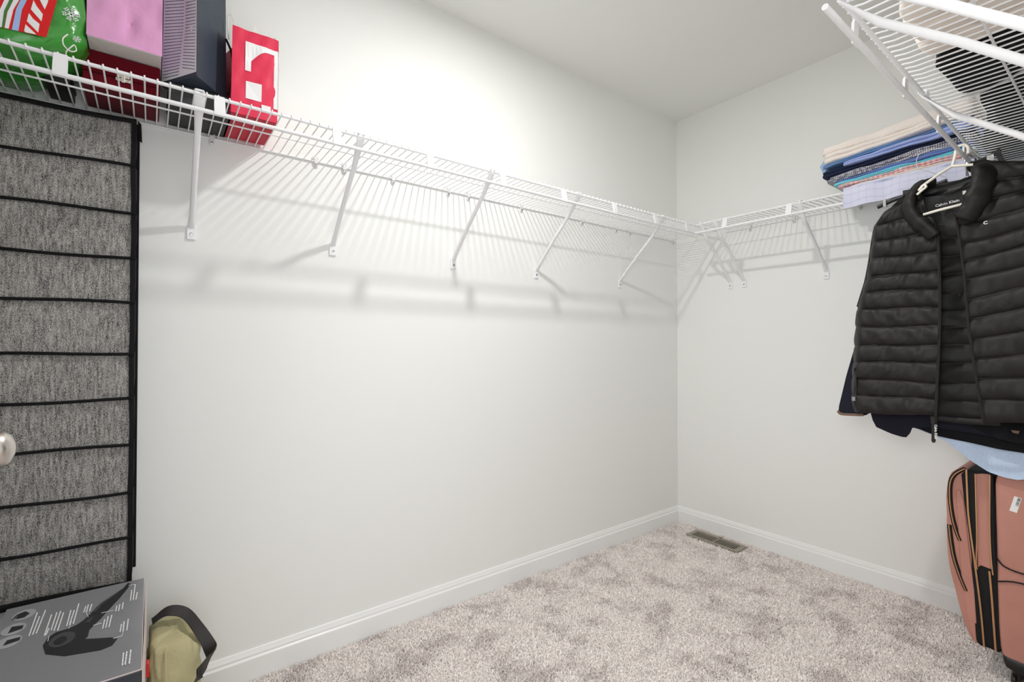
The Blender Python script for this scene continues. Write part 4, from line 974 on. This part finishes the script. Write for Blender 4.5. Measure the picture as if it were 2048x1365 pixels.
# ---------------------------------------------------------------- suitcase
su = thing('suitcase', 'dusty pink soft suitcase with black and gold zips below the clothes', 'suitcase', (-.25, -1.5, 0))
XS0, XS1 = -.45, -.05
def rprism(prof, x0, x1, r, sub=3):
    """profile (y, z) extruded along x, its two ends rounded"""
    cy_ = sum(p_[0] for p_ in prof) / len(prof); cz_ = sum(p_[1] for p_ in prof) / len(prof)
    P_ = smooth_path([(0, a, b_) for a, b_ in prof + [prof[0]]], sub)[:-1]
    def ring(x, ins):
        out = []
        for q in P_:
            d = Vector((q.y - cy_, q.z - cz_)); L_ = d.length; k = max(.1, (L_ - ins) / L_)
            out.append((x, cy_ + d.x * k, cz_ + d.y * k))
        return out
    R = [ring(x0, r), ring(x0 + r * .12, r * .5), ring(x0 + r * .35, r * .18), ring(x0 + r, 0), ring(x1 - r, 0), ring(x1 - r * .35, r * .18), ring(x1 - r * .12, r * .5), ring(x1, r)]
    return MB().rings(R)
shell = [(-1.440, .63), (-1.445, .656), (-1.465, .669), (-1.60, .672), (-1.632, .655), (-1.640, .60), (-1.640, .16), (-1.63, .105), (-1.60, .085), (-1.50, .082), (-1.462, .092), (-1.449, .125), (-1.444, .25), (-1.441, .45)]
part('main_shell', rprism(shell, XS0 - .008, XS1, .012), M['pink_canvas'], su, smooth='all')
gus = [(-1.360, .645), (-1.37, .657), (-1.395, .660), (-1.425, .656), (-1.440, .60), (-1.450, .20), (-1.452, .11), (-1.42, .104), (-1.395, .108), (-1.389, .16), (-1.380, .38), (-1.366, .56)]
part('gusset', rprism(gus, XS0 - .001, XS1, .012), M['black_tape'], su, 'black expansion gusset', smooth='all')
fp = [(-1.327, .615), (-1.336, .642), (-1.357, .655), (-1.374, .660), (-1.385, .60), (-1.392, .40), (-1.404, .20), (-1.404, .118), (-1.388, .108), (-1.374, .13), (-1.358, .18), (-1.342, .26), (-1.328, .33), (-1.322, .42), (-1.323, .50), (-1.322, .56)]
part('front_panel', rprism(fp, XS0 + .002, XS1, .007, 2), M['pink_canvas'], su, 'pink front panel', smooth='all')
# pink strip between gusset and front panel on the side
part('side_strip', MB().poly([(XS0 - .002, y, z) for y, z in [(-1.347, .585), (-1.357, .592), (-1.366, .56), (-1.378, .40), (-1.389, .28), (-1.394, .17), (-1.372, .172), (-1.358, .30), (-1.352, .45)]], (.02, 0, 0)), M['pink_canvas'], su, bevel=.003)
part('expansion_panel', MB().poly([(XS0 - .006, y, z) for y, z in [(-1.395, .650), (-1.412, .655), (-1.429, .655), (-1.428, .50), (-1.430, .358), (-1.405, .362), (-1.398, .352), (-1.397, .45)]], (.014, 0, 0)), M['pink_canvas'], su, 'pink expansion panel', bevel=.003)
part('bottom_guard', MB().poly([(XS0 - .001, y, z) for y, z in [(-1.372, .172), (-1.391, .178), (-1.393, .108), (-1.388, .108)]], (.03, 0, 0)), M['pink_canvas'], su, bevel=.002)
def strip(name, pts, w, m, label=None, x=XS0 - .008, th=.002):
    P_ = [(x, y, z) for y, z in pts]
    return part(name, ribbon(P_, w, th, (0, 1, .25)), m, su, label, smooth=True)
strip('zip_teeth', [(-1.374, .660), (-1.376, .57), (-1.379, .499), (-1.392, .361), (-1.404, .224), (-1.411, .108)], .0022, M['gold'], 'rose gold zip', XS0 - .005)
strip('zip_teeth', [(-1.425, .352), (-1.430, .263), (-1.437, .108)], .0024, M['gold'], 'rose gold zip', XS0 - .005)
strip('panel_piping', [(-1.396, .652), (-1.397, .56), (-1.398, .45), (-1.396, .37), (-1.399, .350)], .0014, M['gold'], 'gold panel edge', XS0 - .012)
strip('panel_piping', [(-1.4295, .655), (-1.428, .50), (-1.430, .40), (-1.434, .345)], .0016, M['gold'], 'gold panel edge', XS0 - .012)
strip('zip_tape', [(-1.432, .655), (-1.4335, .50), (-1.437, .352)], .0030, M['black_tape'], 'black tape', XS0 - .009)
for nm, pts in (('upper_pocket_zip', [(-1.366, .662), (-1.342, .640), (-1.330, .610), (-1.328, .56), (-1.333, .50), (-1.342, .455), (-1.352, .424)]), ('lower_pocket_zip', [(-1.325, .468), (-1.330, .41), (-1.337, .36), (-1.350, .31), (-1.365, .266)])):
    part('pocket_zip', MB().tube(smooth_path([(XS0 + .001, y - .0045, z) for y, z in pts], 5), .0062, 8, .8, up=(0, 1, 0)), M['black_tape'], su, 'black pocket zip tape', smooth=True)
    part('pocket_teeth', MB().tube(smooth_path([(XS0 - .0045, y - .0042, z) for y, z in pts], 5), .0019, 6), M['gold'], su, 'rose gold pocket zip', smooth=True)
strip('piping', [(-1.442, .402), (-1.452, .386), (-1.467, .377), (-1.50, .372), (-1.60, .37)], .0016, M['black_tape'], 'black curved piping', XS0 - .011)
strip('piping', [(-1.443, .328), (-1.47, .338), (-1.50, .342), (-1.60, .345)], .0016, M['black_tape'], 'black curved piping', XS0 - .011)
part('seam_piping', MB().tube(smooth_path([(XS0 - .001, y, z) for y, z in [(-1.475, .660), (-1.456, .650), (-1.4465, .63), (-1.445, .50), (-1.446, .30), (-1.449, .16), (-1.456, .105), (-1.48, .09)]], 5), .0028, 6), M['pink_canvas'], su, smooth=True)
stk = part('barcode_sticker', MB().poly([(XS0 - .009, y, z) for y, z in [(-1.482, .602), (-1.498, .599), (-1.487, .552), (-1.471, .555)]], (.001, 0, 0)), M['paper_white'], su, 'white barcode sticker')
bc = MB()
for i in range(13):
    t0 = .06 + i * .068; w_ = .022 if hsh(i, 5) < .5 else .045
    def q(a, b_): 
        y = -1.482 + (-.016) * a + (.011) * b_; z = .602 + (-.003) * a + (-.047) * b_
        return (XS0 - .0096, y, z)
    bc.poly([q(.5, t0 * .62), q(.92, t0 * .62), q(.92, (t0 + w_) * .62), q(.5, (t0 + w_) * .62)], (.0004, 0, 0))
part('barcode_lines', bc, M['ink'], stk)
part('base_plate', rprism([(-1.452, .105), (-1.455, .082), (-1.475, .066), (-1.60, .062), (-1.636, .08), (-1.636, .11), (-1.55, .10)], XS0 - .010, XS1 + .004, .01), M['black_plastic'], su, 'black plastic base', smooth='all')
wl = None
for (wx, wy) in ((-.425, -1.485), (-.425, -1.605), (-.085, -1.485), (-.085, -1.605)):
    mb = MB()
    for d in (-.011, .011): mb.lathe([(.004, d - .006), (.020, d - .006), (.0235, d - .003), (.0235, d + .003), (.020, d + .006), (.004, d + .006)], (-.425, -1.485, .0275), 'y', 20)
    fk = MB(); fk.box((-.436, -1.4875, .030), (-.414, -1.4825, .066)); fk.lathe([(.014, .045), (.020, .060), (.022, .068)], (-.425, -1.485, 0), 'z', 16)
    if wl is None:
        wl = part('wheel', mb, M['black_plastic'], su, 'black double spinner wheel', smooth=True); fo = part('wheel_fork', fk, M['black_plastic'], wl, smooth=True)
    else:
        c = wl.copy(); COL.objects.link(c); c.parent = su; c.location = (wx + .425, wy + 1.485, 0)
        e = fo.copy(); COL.objects.link(e); e.parent = c
part('top_handle', MB().tube(smooth_path([(-.36, -1.55, .668), (-.34, -1.55, .690), (-.25, -1.55, .697), (-.16, -1.55, .690), (-.14, -1.55, .668)], 5), .009, 8), M['black_tape'], su, smooth=True)
